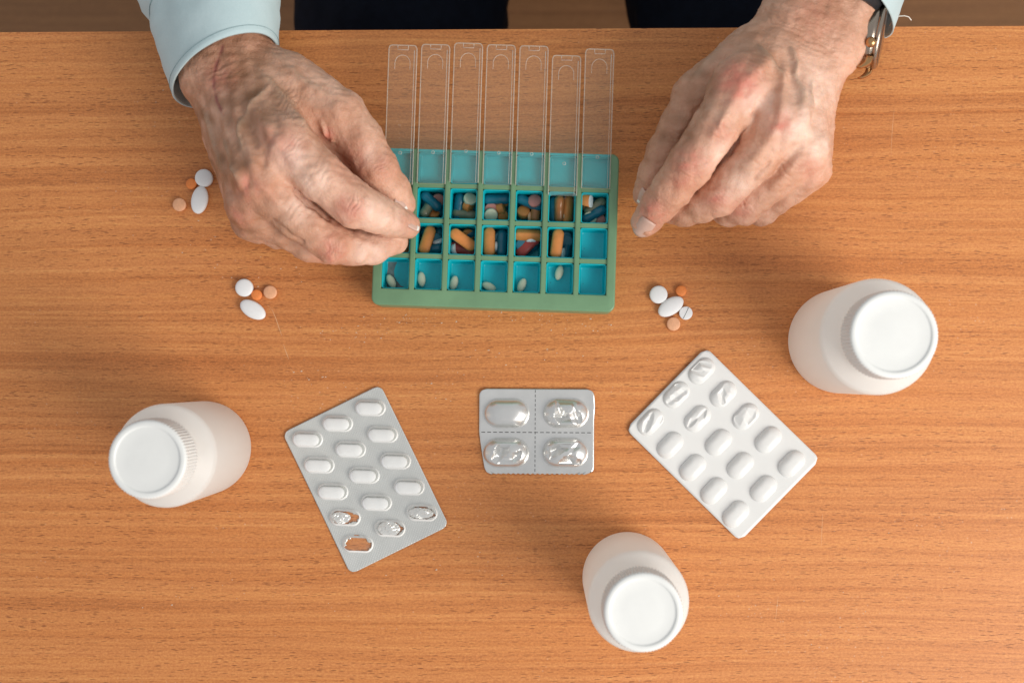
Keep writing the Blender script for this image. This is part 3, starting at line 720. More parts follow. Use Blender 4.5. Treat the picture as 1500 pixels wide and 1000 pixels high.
# foil one with clear domes
lp = [(542, 597), (494, 620), (450, 643), (560, 636), (513, 658), (467, 681), (579, 675), (533, 696), (487, 720), (599, 713), (551, 736)]
lo_ = [(505, 758), (618, 751), (571, 774), (524, 797)]
b1_ = P(417, 634, 1); b2_ = P(555, 566, 1); rzl = math.atan2(b2_[1]-b1_[1], b2_[0]-b1_[0])
def build_clear(root, pts):
    A = P(417, 634, 1); B = P(555, 566, 1); C_ = P(656, 770, 1); D_ = P(512, 836, 1)
    Wd = (np.linalg.norm(B-A)+np.linalg.norm(C_-D_))/2+1.6; Hd = (np.linalg.norm(D_-A)+np.linalg.norm(C_-B))/2+1.6
    curl = lambda x, y: 0.45+0.0004*y*y+0.0003*x*x
    pang = math.radians(-2)-rzl
    holes = []
    rs = np.random.RandomState(5)
    specs = [(8.2, 4.0), (7.6, 3.6), (7.4, 4.6), (8.0, 5.0)]
    for (x, y), (ha, hb) in zip(pts[11:], specs):
        ph = rs.uniform(0, 6.28, 4); holes.append((x, y, ha, hb, ph))
    ca, sa = math.cos(-pang), math.sin(-pang)
    def hole(x, y):
        for hx, hy, ha, hb, ph in holes:
            u = ca*(x-hx)-sa*(y-hy); v_ = sa*(x-hx)+ca*(y-hy); t = math.atan2(v_/hb, u/ha)
            rr = math.hypot(u/ha, v_/hb)
            if rr < 0.90+0.10*math.sin(3*t+ph[0])+0.06*math.sin(7*t+ph[1])+0.04*math.sin(13*t+ph[2]): return True
        return False
    link('sheet', sheet_mesh(Wd, Hd, 4.0, 0.55, curl, 0.2, hole), M['foil'], root)
    dome = pocket_mesh('pocket', 17.6, 9.6, 4.8, 3.2); dome.materials.append(M['clear_dome'])
    tab = oblong_mesh('tablet', 14.6, 6.6, 3.6); tab.materials.append(M['tablet_white'])
    for k, (x, y) in enumerate(pts):
        o = link('pocket', dome, None, root); o.location = Vector((x, y, curl(x, y)+0.02))*0.001; o.rotation_euler = (0, 0, pang)
        if k < 11:
            t = link('tablet', tab, None, o); t.location = (-0.0004, -0.0003, 0.0022)
        else:
            o['label'] = 'empty pocket with torn foil'
            if k != 14:      # torn foil flap inside the dome
                fw, fd = ((5.6, 3.2), (7.0, 3.0), (6.3, 4.0))[k-11]
                V = []; F = []; nn = 14
                rs2 = np.random.RandomState(40+k)
                for j in range(nn):
                    for i in range(nn):
                        u = -1+2*i/(nn-1); v_ = -1+2*j/(nn-1)
                        x_ = u*math.sqrt(1-v_*v_/2)*fw+rs2.uniform(-.2, .2); y_ = v_*math.sqrt(1-u*u/2)*fd+rs2.uniform(-.2, .2)
                        z_ = 1.1+1.3*(1-u*u)*(0.4+0.6*math.cos(v_*1.4))+0.5*math.sin(3.1*u+2.2*v_+k)+rs2.uniform(-.22, .22)
                        V.append((x_+(-2.2 if k == 11 else -0.5), y_, max(0.2, z_)))
                for j in range(nn-1):
                    for i in range(nn-1): F.append((j*nn+i, j*nn+i+1, (j+1)*nn+i+1, (j+1)*nn+i))
                link('torn_foil', mesh('torn_foil', V, F, False), M['crumpled'], o)
blister('blister_pack', 'foil blister pack with clear pockets and oblong white tablets, four pockets torn open', 535.5, 701.5, rzl, lp+lo_, build_clear)
# aluminium strip of four
def build_alu(root, pts):
    Wd, Hd = 64.5, 47.5
    def curl(x, y): return 0.5+0.0012*max(0, abs(x)-10)**2*0.6+0.0016*y*y+0.5*math.sin(x*0.13+1)*math.sin(y*0.16)*0.5+(0.5 if False else 0)
    def edge(x, y):
        # torn lower left side, slightly ragged bottom edge
        if x < 0 and y < 0: x += (abs(x)/32.0)**3*(abs(y)/23.7)**1.2*3.6*(1 if y < 0 else 0)
        if x > 0 and y > 0: x += 0.5*math.exp(-((y-14)/5)**2)*(x/32)**4
        if y < -20: y += 0.35*math.sin(x*2.3)*((abs(y)-20)/3.7)
        return x, y
    link('sheet', sheet_mesh(Wd, Hd, 4.0, 0.8, curl, 0.25, None, edge), M['alu'], root)
    for k, (x, y) in enumerate(pts):
        cr = None if k == 0 else crumple((0, 67, 75, 83)[k], 0.0, 0.66, 6, 1.2)
        me = pocket_mesh('pocket', 26.0, 17.0, 6.6, 3.2, cr, na=72, nr=30)
        me.materials.append(M['alu'])
        o = link('pocket', autosmooth(me, 26) if cr else me, None, root); o.location = Vector((x, y, curl(x, y)-0.15))*0.001
        if cr: o['label'] = 'pushed in and creased pocket'
    bm = bmesh.new()
    for t in np.arange(-31, 31, 3.3):
        z = curl(t, -0.6)+0.03; box(bm, t, t+2.1, -0.80, -0.42, z-0.1, z+0.09)
    for t in np.arange(-22.5, 22.5, 2.6):
        z = curl(-0.8, t)+0.03; box(bm, -0.98, -0.66, t, t+1.6, z-0.1, z+0.09)
    link('perforation', bm_mesh('perforation', bm), M['slit'], root)
blister('blister_pack', 'small silver aluminium blister strip with four large pockets, three creased', 786, 631.5, math.radians(-0.3), [(742, 605), (829, 605), (741, 663), (828, 663)], build_alu)

# ------------------------------------------------------------------ bottles
def bottle(px, py, r, hs, cap_r, top, label, rz):
    q = P(px, py, 0); root = tag(empty('pill_bottle', (q[0], q[1], 0), rz), label, 'pill bottle', 'white plastic pill bottles')
    nr = cap_r-3.0; body = [(r-6, 0.9), (r-4, 0.2), (r-2.2, 0.0), (r-0.8, 0.6), (r-0.15, 2.2), (r, 4.5), (r, hs-12)]
    for t in (0.25, 0.5, 0.75, 0.95, 1.1): body.append((r-4.5+4.5*math.cos(t), hs-12+4.5*math.sin(t)))
    xr, xz = body[-1]
    for t in (0.25, 0.5, 0.75, 1.0): body.append((xr+(nr+1.0-xr)*t, xz+(hs-3.0-xz)*(t**0.9)))
    body += [(nr+0.3, hs-2.0), (nr, hs-1), (nr, top-5)]
    V, F = lathe(body, 72); link('body', mesh('body', V, F), M['white_plastic'], root)
    z0 = hs-0.2
    prof = [(cap_r-0.9, z0), (cap_r-0.2, z0+0.3), (cap_r-0.05, z0+1.2), (cap_r-0.1, top-2.4), (cap_r-0.2, top-1.2), (cap_r-0.6, top-0.4), (cap_r-1.4, top), (cap_r-2.9, top), (cap_r-3.2, top-0.15), (cap_r-3.5, top-0.6), (cap_r-4.0, top-0.75), (cap_r*0.5, top-0.6), (0.3, top-0.45)]
    nr_ = 76
    def rib(k, a, r0, zz):
        if k in (1, 2, 3): return r0+0.40*math.cos(a*nr_)
        if k == 4: return r0+0.16*math.cos(a*nr_)
        return r0
    V, F = lathe(prof, nr_*4, rib); link('cap', mesh('cap', V, F), M['cap_plastic'], root)
    return root
bottle(1229, 500, 29.0, 90, 21.0, 109, 'white pill bottle right of the pill organizer, the widest of the three', 0.3)
bottle(302, 655, 26.2, 87, 19.2, 106, 'white pill bottle at the left of the table, beside the foil blister pack', 1.1)
bottle(919, 844, 25.3, 88, 19.0, 107, 'white pill bottle nearest the lower edge, below the white blister pack', 2.0)

# ------------------------------------------------------------------ hands: distance fields turned into one skin each
def nets(Fv, org, h_):
    nx, ny, nz = Fv.shape; s = Fv < 0
    cnt = np.zeros((nx-1, ny-1, nz-1), np.int8)
    for a in (0, 1):
        for b_ in (0, 1):
            for c_ in (0, 1): cnt += s[a:nx-1+a, b_:ny-1+b_, c_:nz-1+c_]
    act = (cnt > 0) & (cnt < 8); idx = np.full(act.shape, -1, np.int64); ii = np.argwhere(act); idx[act] = np.arange(len(ii))
    acc = np.zeros((len(ii), 3)); n = np.zeros(len(ii))
    offs = [(a, b_, c_) for a in (0, 1) for b_ in (0, 1) for c_ in (0, 1)]
    val = {o_: Fv[ii[:, 0]+o_[0], ii[:, 1]+o_[1], ii[:, 2]+o_[2]] for o_ in offs}
    for o1 in offs:
        for ax in range(3):
            if o1[ax]: continue
            o2 = list(o1); o2[ax] = 1; o2 = tuple(o2); v1, v2 = val[o1], val[o2]; mk = (v1 < 0) != (v2 < 0)
            t = np.where(mk, v1/np.where(mk, v1-v2, 1), 0); p = np.tile(np.array(o1, float), (len(ii), 1)); p[:, ax] += t
            acc += p*mk[:, None]; n += mk
    V = (ii+acc/n[:, None])*h_+org; Fc = []
    for ax in range(3):
        b_, c_ = (ax+1) % 3, (ax+2) % 3
        sl1 = [slice(None)]*3; sl2 = [slice(None)]*3
        sl1[ax] = slice(0, -1); sl2[ax] = slice(1, None)
        A, B = s[tuple(sl1)], s[tuple(sl2)]
        e = np.argwhere(A != B); e = e[(e[:, b_] > 0) & (e[:, c_] > 0) & (e[:, b_] < Fv.shape[b_]-1) & (e[:, c_] < Fv.shape[c_]-1)]
        def cell(db, dc):
            k = e.copy(); k[:, b_] -= db; k[:, c_] -= dc; return idx[k[:, 0], k[:, 1], k[:, 2]]
        q = np.stack([cell(1, 1), cell(0, 1), cell(0, 0), cell(1, 0)], 1)
        fl = A[e[:, 0], e[:, 1], e[:, 2]]; q[~fl] = q[~fl][:, ::-1]; Fc.append(q)
    return V, np.concatenate(Fc)
def smin(a, b_, k):
    h_ = np.maximum(k-np.abs(a-b_), 0)/k; return np.minimum(a, b_)-h_*h_*k*0.25
def cone(G, a, b_, ra, rb):
    ba = (b_-a).astype(np.float32); L2 = float(ba@ba)
    t = ((G[0]-a[0])*ba[0]+(G[1]-a[1])*ba[1]+(G[2]-a[2])*ba[2])/L2; np.clip(t, 0, 1, out=t)
    d = np.sqrt((G[0]-a[0]-t*ba[0])**2+(G[1]-a[1]-t*ba[1])**2+(G[2]-a[2]-t*ba[2])**2)
    return d-(ra+(rb-ra)*t)
def chain(G, js, k=3.0):
    d = None
    for (a, ra), (b_, rb) in zip(js[:-1], js[1:]):
        c_ = cone(G, a, b_, ra, rb); d = c_ if d is None else smin(d, c_, k)
    return d
def J(*l): return [(P(x, y, z), r) for x, y, z, r in l]
def build_hand(spec, vox, feats, mid):
    allp = [p for key in spec for p in spec[key]] if isinstance(spec, dict) else spec
    pts = np.array([p for ch in spec.values() for p, r in ch]); rad = max(r for ch in spec.values() for p, r in ch)
    lo = pts.min(0)-rad-4; hi = pts.max(0)+rad+4; lo[2] = max(lo[2], 0.5)
    n = ((hi-lo)/vox).astype(int)+2
    G = np.meshgrid(*[(lo[i]+vox*np.arange(n[i])).astype(np.float32) for i in range(3)], indexing='ij')
    palm = None
    for nm in spec:
        if nm.startswith('arm'): c_ = chain(G, spec[nm], 6); palm = c_ if palm is None else smin(palm, c_, 12)
    for nm in spec:
        if nm.startswith('meta'): palm = smin(palm, chain(G, spec[nm], 5), 9)
    for nm in spec:
        if nm.startswith('mass'): palm = smin(palm, chain(G, spec[nm], 5), 12)
    D = None
    for nm in spec:
        if nm.startswith('finger') or nm.startswith('thumb'):
            f = smin(palm, chain(G, spec[nm], 2.5), 7 if nm.startswith('finger') else 10)
            D = f if D is None else smin(D, f, 1.0)
    # flatten what would sink into the table
    V, Fc = nets(D, lo, vox)
    return V, Fc
def vnormals(V, F):
    a = V[F[:, 2]]-V[F[:, 0]]; b_ = V[F[:, 3]]-V[F[:, 1]]; n = np.cross(a, b_)
    N_ = np.zeros_like(V)
    for k in range(4): np.add.at(N_, F[:, k], n)
    return N_/np.maximum(np.linalg.norm(N_, axis=1), 1e-9)[:, None]
def laplace(V, F, it, w=0.5):
    e = np.concatenate([F[:, [0, 1]], F[:, [1, 2]], F[:, [2, 3]], F[:, [3, 0]]]); e = np.concatenate([e, e[:, ::-1]])
    deg = np.bincount(e[:, 0], minlength=len(V)).astype(float)
    for _ in range(it):
        s = np.stack([np.bincount(e[:, 0], weights=V[e[:, 1], k], minlength=len(V)) for k in range(3)], 1)
        V = V+w*(s/deg[:, None]-V)
    return V
def seg_dist(Q, pl):
    """distance from pixels Q to polyline pl; also the arc length parameter"""
    best = np.full(len(Q), 1e9); par = np.zeros(len(Q)); acc = 0
    pl = np.array(pl, float)
    for a, b_ in zip(pl[:-1], pl[1:]):
        ba = b_-a; L = np.linalg.norm(ba); t = np.clip(((Q-a)@ba)/(L*L), 0, 1); d = np.linalg.norm(Q-a-t[:, None]*ba, axis=1)
        m_ = d < best; best[m_] = d[m_]; par[m_] = acc+t[m_]*L; acc += L
    return best, par, acc
def vnoise(V, wave, seed):
    """cheap smooth 3-D noise: sum of random sines"""
    rs = np.random.RandomState(seed); out = np.zeros(len(V))
    for _ in range(14):
        k = rs.normal(size=3); k *= 2*math.pi/wave/np.linalg.norm(k)*rs.uniform(0.7, 1.4); out += np.sin(V@k+rs.uniform(0, 6.28))
    return out/math.sqrt(14)
def detail(V, F, ridges, grooves, wrinkles, reds, pales, scars, seed, tan_shades=()):
    """tendons, veins, creases and knuckle folds pushed along the skin's own normals; colour marks, with painted shade and brightness among them, as attributes"""
    Nn = vnormals(V, F); Q = proj(V); view = np.array([0, 0, CAM_H*1000])-V; view /= np.linalg.norm(view, axis=1)[:, None]
    up = np.clip((np.sum(Nn*view, 1)-0.05)/0.4, 0, 1)
    disp = 0.30*vnoise(V, 11, seed)+0.15*vnoise(V, 5, seed+1)+0.05*vnoise(V, 2.6, seed+2)
    red = np.zeros(len(V)); pale = np.zeros(len(V)); vein = np.zeros(len(V)); scar = np.zeros(len(V))
    for pl, w, amp, vtint in ridges:
        d, t, L = seg_dist(Q, pl); fade = np.clip(np.minimum(t, L-t)/12, 0, 1)
        g = np.exp(-(d/w)**2)*up*(0.35+0.65*fade); disp += 1.9*amp*g; vein = np.maximum(vein, vtint*g)
    for pl, w, amp in grooves:
        d, t, L = seg_dist(Q+np.stack([vnoise(V, 7, seed+5), vnoise(V, 7, seed+6)], 1)*1.2, pl); disp -= 1.2*amp*np.exp(-(d/w)**2)*up
    for (x, y, ang, wl, ln, amp, n) in wrinkles:
        ca, sa = math.cos(math.radians(ang)), math.sin(math.radians(ang)); dx, dy = Q[:, 0]-x, Q[:, 1]-y
        u = ca*dx+sa*dy; v_ = -sa*dx+ca*dy          # u runs along the finger
        env = np.exp(-(u/(wl*n*0.5))**2-(v_/ln)**2)*up
        ph = u+0.10*v_*v_/ln+2.2*vnoise(V, 8, seed+9)
        disp += 1.8*amp*env*(np.abs(np.sin(math.pi*ph/(wl*1.15)))**0.6-0.6)
    for x, y, r, s_ in reds: red = np.maximum(red, s_*np.exp(-(((Q[:, 0]-x)**2+(Q[:, 1]-y)**2)/r**2))*up)
    for x, y, r, s_ in pales: pale = np.maximum(pale, s_*np.exp(-(((Q[:, 0]-x)**2+(Q[:, 1]-y)**2)/r**2))*up)  # paler skin and painted brightness
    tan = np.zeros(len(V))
    for x, y, r, s_ in tan_shades: tan = np.maximum(tan, s_*np.exp(-(((Q[:, 0]-x)**2+(Q[:, 1]-y)**2)/r**2)))  # brown skin and painted shade in one mask
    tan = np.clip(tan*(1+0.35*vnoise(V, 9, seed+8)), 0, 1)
    for pl, w, s_ in scars:
        d, t, L = seg_dist(Q, pl); g = np.exp(-(d/w)**2)*up*np.clip(0.75+0.5*vnoise(V, 6, 77), 0, 1.2); scar = np.maximum(scar, s_*g); disp -= 0.5*g*s_
    red = np.clip(1.25*red*(1+0.35*vnoise(V, 6, seed+3)), 0, 1); pale = np.clip(1.35*pale*(1+0.3*vnoise(V, 8, seed+4)), 0, 1)
    return V+Nn*disp[:, None], dict(red=red, pale=pale, vein=np.clip(vein, 0, 1), scar=scar, tan=tan)
def skin_object(name, V, F, attrs, parent):
    me = bpy.data.meshes.new(name); V = V*0.001
    me.vertices.add(len(V)); me.vertices.foreach_set('co', V.astype(np.float32).ravel())
    me.loops.add(F.size); me.loops.foreach_set('vertex_index', F.astype(np.int32).ravel())
    me.polygons.add(len(F)); me.polygons.foreach_set('loop_start', np.arange(0, F.size, 4, dtype=np.int32))
    me.polygons.foreach_set('use_smooth', np.ones(len(F), bool)); me.update(calc_edges=True)
    for k, a in attrs.items():
        at_ = me.attributes.new(k, 'FLOAT', 'POINT'); at_.data.foreach_set('value', a.astype(np.float32))
    me.materials.append(M['skin']); o = link(name, me, None, parent); return o
def nail(parent, base, tip, up, width, length, tipfrac=0.22, lift=0.3):
    """curved plate on the last joint: base and tip in mm, up = direction the nail faces"""
    ax = (tip-base)/np.linalg.norm(tip-base); up = up-ax*(up@ax); up /= np.linalg.norm(up); sd = np.cross(ax, up)
    nu, nv = 12, 12; V = []; F = []; mi = []
    for layer in (0, 1):
        for j in range(nv):
            v_ = j/(nv-1)
            for i in range(nu):
                u = -1+2*i/(nu-1); w = width/2*(0.86+0.14*math.sin(v_*math.pi*.8))
                rr = width*0.62; a = u*w/rr
                endc = -0.12*length*(u*u) if v_ > 0.5 else 0.10*length*(u*u)
                p = base+ax*(v_*length+endc*(abs(v_-0.5)*2))+sd*rr*math.sin(a)+up*(rr*math.cos(a)-rr+lift-0.5*layer-0.9*(v_-0.35)**2)
                V.append(p)
    n = nu*nv
    for j in range(nv-1):
        for i in range(nu-1):
            q = (j*nu+i, j*nu+i+1, (j+1)*nu+i+1, (j+1)*nu+i); F.append(q); mi.append(1 if j >= (nv-1)*(1-tipfrac) else 0)
            F.append(tuple(k+n for k in reversed(q))); mi.append(0)
    ring = [i for i in range(nu)]+[j*nu+nu-1 for j in range(1, nv)]+[(nv-1)*nu+i for i in range(nu-2, -1, -1)]+[j*nu for j in range(nv-2, 0, -1)]
    for a, b_ in zip(ring, ring[1:]+ring[:1]): F.append((b_, a, a+n, b_+n)); mi.append(1 if a >= nu*(nv-1) else 0)
    me = mesh('fingernail', V, F); me.materials.append(M['nail']); me.materials.append(M['nail_tip'])
    me.polygons.foreach_set('material_index', mi[:len(me.polygons)])
    return link('fingernail', me, None, parent)

def nail_on(parent, a, ra, b_, rb, up, width, start, tipfrac):
    d = (b_-a)/np.linalg.norm(b_-a); n_ = up-d*(up@d); n_ /= np.linalg.norm(n_)
    c_ = a+(b_-a)*start; rc = ra+(rb-ra)*start
    base = c_+n_*(rc+0.05); end = b_+d*rb*0.78+n_*rb*0.72
    return nail(parent, base, end, n_, width, float(np.linalg.norm(end-base)), tipfrac, 1.05)
person = tag(empty('person', (0, 0, 0)), 'person in a pale blue shirt and dark trousers sorting pills with both hands', 'person')
VOX = 0.65
# ---- the hand on the left of the photo
Lh = {
 'arm_a': J((305, -10, 42, 19), (316, 112, 44, 17.5), (342, 150, 49, 14.5)),
 'arm_b': J((340, -30, 43, 19), (356, 98, 46, 17.0), (375, 145, 52, 13.5)),
 'meta_index': J((372, 132, 52, 13), (420, 210, 74, 13.0)),
 'meta_middle': J((352, 140, 53, 12), (382, 256, 72, 12.6)),
 'meta_ring': J((338, 146, 49, 12), (366, 296, 60, 11.2)),
 'meta_pinky': J((325, 152, 43, 11.5), (370, 322, 46, 9.8)),
 'mass_a': J((372, 190, 46, 15), (408, 255, 50, 13)),
 'mass_b': J((346, 200, 40, 13), (380, 290, 40, 11)),
 'mass_th': J((405, 118, 47, 14), (470, 165, 48, 12)),
 'mass_web': J((465, 185, 45, 11), (505, 235, 38, 9), (540, 280, 33, 7)),
 'mass_palm': J((420, 270, 45, 11), (470, 320, 38, 9)),
 'finger_index': J((418, 210, 74, 13.4), (468, 257, 73, 12.2), (519, 300, 68, 11.6), (551, 313, 60, 9.9), (571, 321, 53, 8.8), (595, 330, 43, 7.4)),
 'finger_middle': J((382, 260, 70, 12.8), (432, 317, 62, 11.0), (487, 356, 53, 10.4), (520, 363, 46, 9.3), (548, 362, 41, 8.7), (578, 353, 37, 7.3)),
 'finger_ring': J((366, 298, 58, 11.4), (410, 330, 46, 10.2), (455, 356, 36, 9.8), (490, 364, 31, 8.6), (512, 358, 30, 7.4)),
 'finger_pinky': J((370, 323, 44, 10.0), (408, 340, 32, 8.6), (434, 345, 24, 8.0), (462, 340, 18, 6.8)),
 'thumb': J((428, 122, 50, 14.5), (500, 167, 56, 12.6), (530, 205, 55, 11.0), (554, 247, 52, 10.8), (574, 276, 46, 8.8), (590, 299, 41, 7.0)),
}
V, F = build_hand(Lh, VOX, None, None)
V = laplace(V, F, 3)
ridgesL = [([(365, 150), (400, 200), (418, 218)], 9, 1.3, .0), ([(345, 155), (362, 205), (376, 255)], 8, 1.3, 0.), ([(326, 165), (345, 225), (356, 285)], 7, 1.0, 0.),
  ([(380, 110), (395, 120), (420, 150), (450, 190)], 7, 1.2, .35), ([(330, 200), (340, 240), (352, 262)], 4, .9, .55), ([(362, 170), (352, 195), (358, 225)], 4, 1.0, .55), ([(392, 130), (370, 152), (362, 175)], 4, 1.0, .5),
  ([(418, 95), (445, 120), (480, 140)], 5, .8, .3), ([(414, 222), (440, 240), (470, 262)], 9, .8, 0.), ([(374, 262), (395, 285), (425, 312)], 8, .8, 0), ([(470, 180), (480, 196), (487, 206)], 4, 1.3, 0.), ([(300, 165), (312, 205), (325, 250)], 4, .7, .5)]
groovesL = [([(433, 279), (455, 300), (480, 318)], 4, 1.3), ([(398, 323), (420, 340), (442, 356)], 4, 1.2), ([(405, 190), (390, 215), (385, 240)], 6, 1.0), ([(365, 262), (352, 283)], 6, .9), ([(478, 190), (484, 203)], 2.2, 1.1), ([(395, 150), (420, 165), (440, 185)], 5, .8)]
wrL = [(520, 300, 20, 5.0, 17, 0.55, 4.5), (490, 366, 5, 5.0, 15, 0.55, 4.5), (560, 245, 55, 5.0, 16, 0.5, 4), (470, 258, 40, 9, 26, 0.30, 5), (430, 310, 42, 9, 20, .3, 5), (575, 322, 18, 4, 12, 0.3, 3), (425, 150, 35, 6, 30, .35, 7), (430, 215, 40, 6, 20, .35, 3), (320, 110, 70, 7, 30, .3, 6)]
redL = [(420, 214, 26, .35), (512, 308, 22, .60), (486, 368, 20, .55), (365, 275, 22, .40), (350, 318, 20, .35), (560, 245, 20, .30), (600, 325, 16, .25), (480, 198, 9, .8), (322, 115, 24, .35), (520, 240, 30, .3), (400, 205, 18, .35)]
paleL = [(428, 228, 26, .6), (460, 262, 26, .4), (440, 300, 24, .5), (545, 312, 22, .5), (570, 330, 26, .4), (545, 372, 28, .45), (545, 225, 18, .3)]  # pale skin spots that also paint lit knuckles and fingers
scarL = [([(326, 68), (316, 95), (312, 125), (318, 150), (329, 169)], 2.6, .6)]
V, at_ = detail(V, F, ridgesL, groovesL, wrL, redL, paleL, scarL, 3, [(350, 130, 70, .80), (375, 180, 50, .65), (330, 240, 55, .7), (345, 330, 50, .55), (420, 345, 40, .45), (300, 170, 50, .6)])  # last list: brown skin plus painted shade over the back and wrist
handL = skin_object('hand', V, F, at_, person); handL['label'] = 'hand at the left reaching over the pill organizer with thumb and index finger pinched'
t0, t1 = P(585, 322, 50), P(604, 331, 43)
nail(handL, P(594, 321, 52.0), P(612, 327, 44.5), np.array([0.5, 0.75, 0.75]), 10.5, 10.0, 0.26, 0.6)
nail(handL, P(583, 283, 51), P(601, 304, 45.5), np.array([0.8, 0.45, 0.6]), 10.5, 10.0, 0.2, -0.3)
# ---- the hand on the right of the photo
Rh = {
 'arm_a': J((1205, -60, 46, 20), (1160, 42, 50, 18.0), (1145, 85, 54, 14)),
 'arm_b': J((1248, -45, 46, 20), (1212, 62, 46, 18.5), (1190, 105, 48, 15)),
 'meta_index': J((1130, 85, 56, 13), (1086, 124, 71, 13.0)),
 'meta_middle': J((1155, 95, 56, 13), (1142, 178, 69, 12.6)),
 'meta_ring': J((1175, 105, 52, 12.5), (1176, 216, 59, 11.4)),
 'meta_pinky': J((1190, 115, 46, 12.5), (1185, 245, 47, 10.4)),
 'mass_a': J((1120, 120, 44, 15), (1090, 170, 46, 13)),
 'mass_b': J((1160, 150, 38, 15), (1160, 240, 34, 12)),
 'mass_th': J((1105, 85, 48, 15), (1040, 140, 46, 12)),
 'mass_web': J((1110, 170, 56, 10), (1078, 220, 50, 9), (1045, 265, 44, 8)),
 'mass_web2': J((1150, 215, 50, 9), (1115, 262, 42, 8)),
 'finger_index': J((1084, 124, 71, 13.6), (1050, 184, 70, 12.0), (1010, 243, 65, 11.6), (986, 275, 57, 10.2), (966, 299, 49, 9.4), (946, 325, 39, 7.9)),
 'finger_middle': J((1142, 180, 68, 12.6), (1105, 234, 63, 11.0), (1052, 287, 53, 10.6), (1028, 300, 46, 9.2), (1005, 307, 40, 8.6), (985, 308, 34, 7.2)),
 'finger_ring': J((1176, 218, 58, 11.4), (1138, 260, 51, 10.0), (1089, 303, 40, 9.6), (1066, 308, 31, 8.4), (1052, 302, 22, 7.2)),
 'finger_pinky': J((1184, 248, 45, 10.4), (1155, 278, 38, 8.6), (1116, 308, 28, 8.0), (1092, 306, 20, 7.0), (1082, 298, 14, 6.2)),
 'thumb': J((1094, 92, 50, 14.5), (1018, 142, 46, 11.8), (995, 185, 45, 10.4), (974, 226, 42, 10.0), (958, 258, 37, 8.4), (945, 285, 32, 6.8)),
}
V, F = build_hand(Rh, VOX, None, None)
V = laplace(V, F, 3)
ridgesR = [([(1130, 85), (1108, 105), (1090, 120)], 9, 1.2, 0), ([(1150, 95), (1146, 135), (1142, 172)], 8, 1.2, 0), ([(1178, 110), (1180, 160), (1178, 208)], 7, 1.0, 0),
  ([(1112, 68), (1125, 85), (1140, 108), (1148, 118)], 4, 1.2, .5), ([(1158, 72), (1166, 92), (1163, 112), (1172, 135), (1174, 160)], 4, 1.2, .45), ([(1188, 120), (1183, 140), (1186, 170)], 4, .9, .4),
  ([(1060, 70), (1035, 95), (1015, 120)], 6, .8, .3), ([(1082, 130), (1065, 165), (1040, 205)], 8, .9, 0), ([(1140, 182), (1120, 215), (1095, 245)], 8, .9, 0), ([(1178, 220), (1155, 250), (1130, 275)], 7, .8, 0), ([(1100, 160), (1092, 190), (1085, 205)], 4, 1.0, 0), ([(1060, 168), (1053, 185), (1060, 200)], 3, .7, 0)]
groovesR = [([(1098, 169), (1085, 195), (1069, 222)], 4, 1.2), ([(1127, 240), (1115, 250), (1105, 262)], 4, 1.2), ([(1155, 276), (1145, 283)], 4, 1.), ([(1112, 150), (1105, 170)], 5, 1.1), ([(1030, 150), (1015, 180), (1000, 205)], 5, 1.0), ([(1120, 75), (1135, 100)], 3, .6)]
wrR = [(1008, 246, 125, 5, 17, .55, 4.5), (1054, 288, 130, 5, 15, .5, 4.5), (1092, 302, 130, 5, 14, .5, 4), (967, 298, 125, 4, 13, .35, 3), (1055, 180, 118, 9, 24, .35, 6), (1110, 228, 125, 8, 20, .35, 5), (1150, 250, 130, 8, 18, .35, 5), (1200, 60, 115, 6, 45, .40, 9), (1150, 30, 110, 6, 40, .40, 6), (985, 200, 115, 7, 18, .35, 6), (1100, 100, 130, 7, 25, .3, 5)]
redR = [(1082, 120, 30, .85), (1145, 182, 18, .60), (1012, 238, 24, .55), (1050, 292, 20, .50), (955, 310, 24, .55), (1185, 250, 18, .35), (1085, 308, 18, .4), (1000, 262, 20, .45), (1190, 20, 40, .2), (1055, 195, 18, .4)]
paleR = [(1110, 150, 30, .5), (1060, 230, 24, .5), (1170, 190, 36, .55), (1085, 270, 24, .4), (1200, 215, 26, .5), (1195, 130, 36, .45)]  # pale skin spots, also painting in brightness
V, at_ = detail(V, F, ridgesR, groovesR, wrR, redR, paleR, [], 31, [(1030, 125, 50, .55), (985, 200, 50, .55), (1190, 20, 60, .4), (1110, 80, 40, .35), (1085, 240, 24, .3), (1010, 320, 30, .35)])  # last list: brown skin plus painted shade, strongest on the thumb side
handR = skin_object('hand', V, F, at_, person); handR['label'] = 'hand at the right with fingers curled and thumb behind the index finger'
nail_on(handR, P(966, 299, 49), 9.4, P(946, 325, 39), 7.9, np.array([0.05, -0.1, 1.0]), 10.6, 0.38, 0.09)
nail(handR, P(941, 275, 41), P(931, 295, 34.5), np.array([-0.75, 0.2, 0.7]), 10.0, 9.5, 0.2, -0.2)

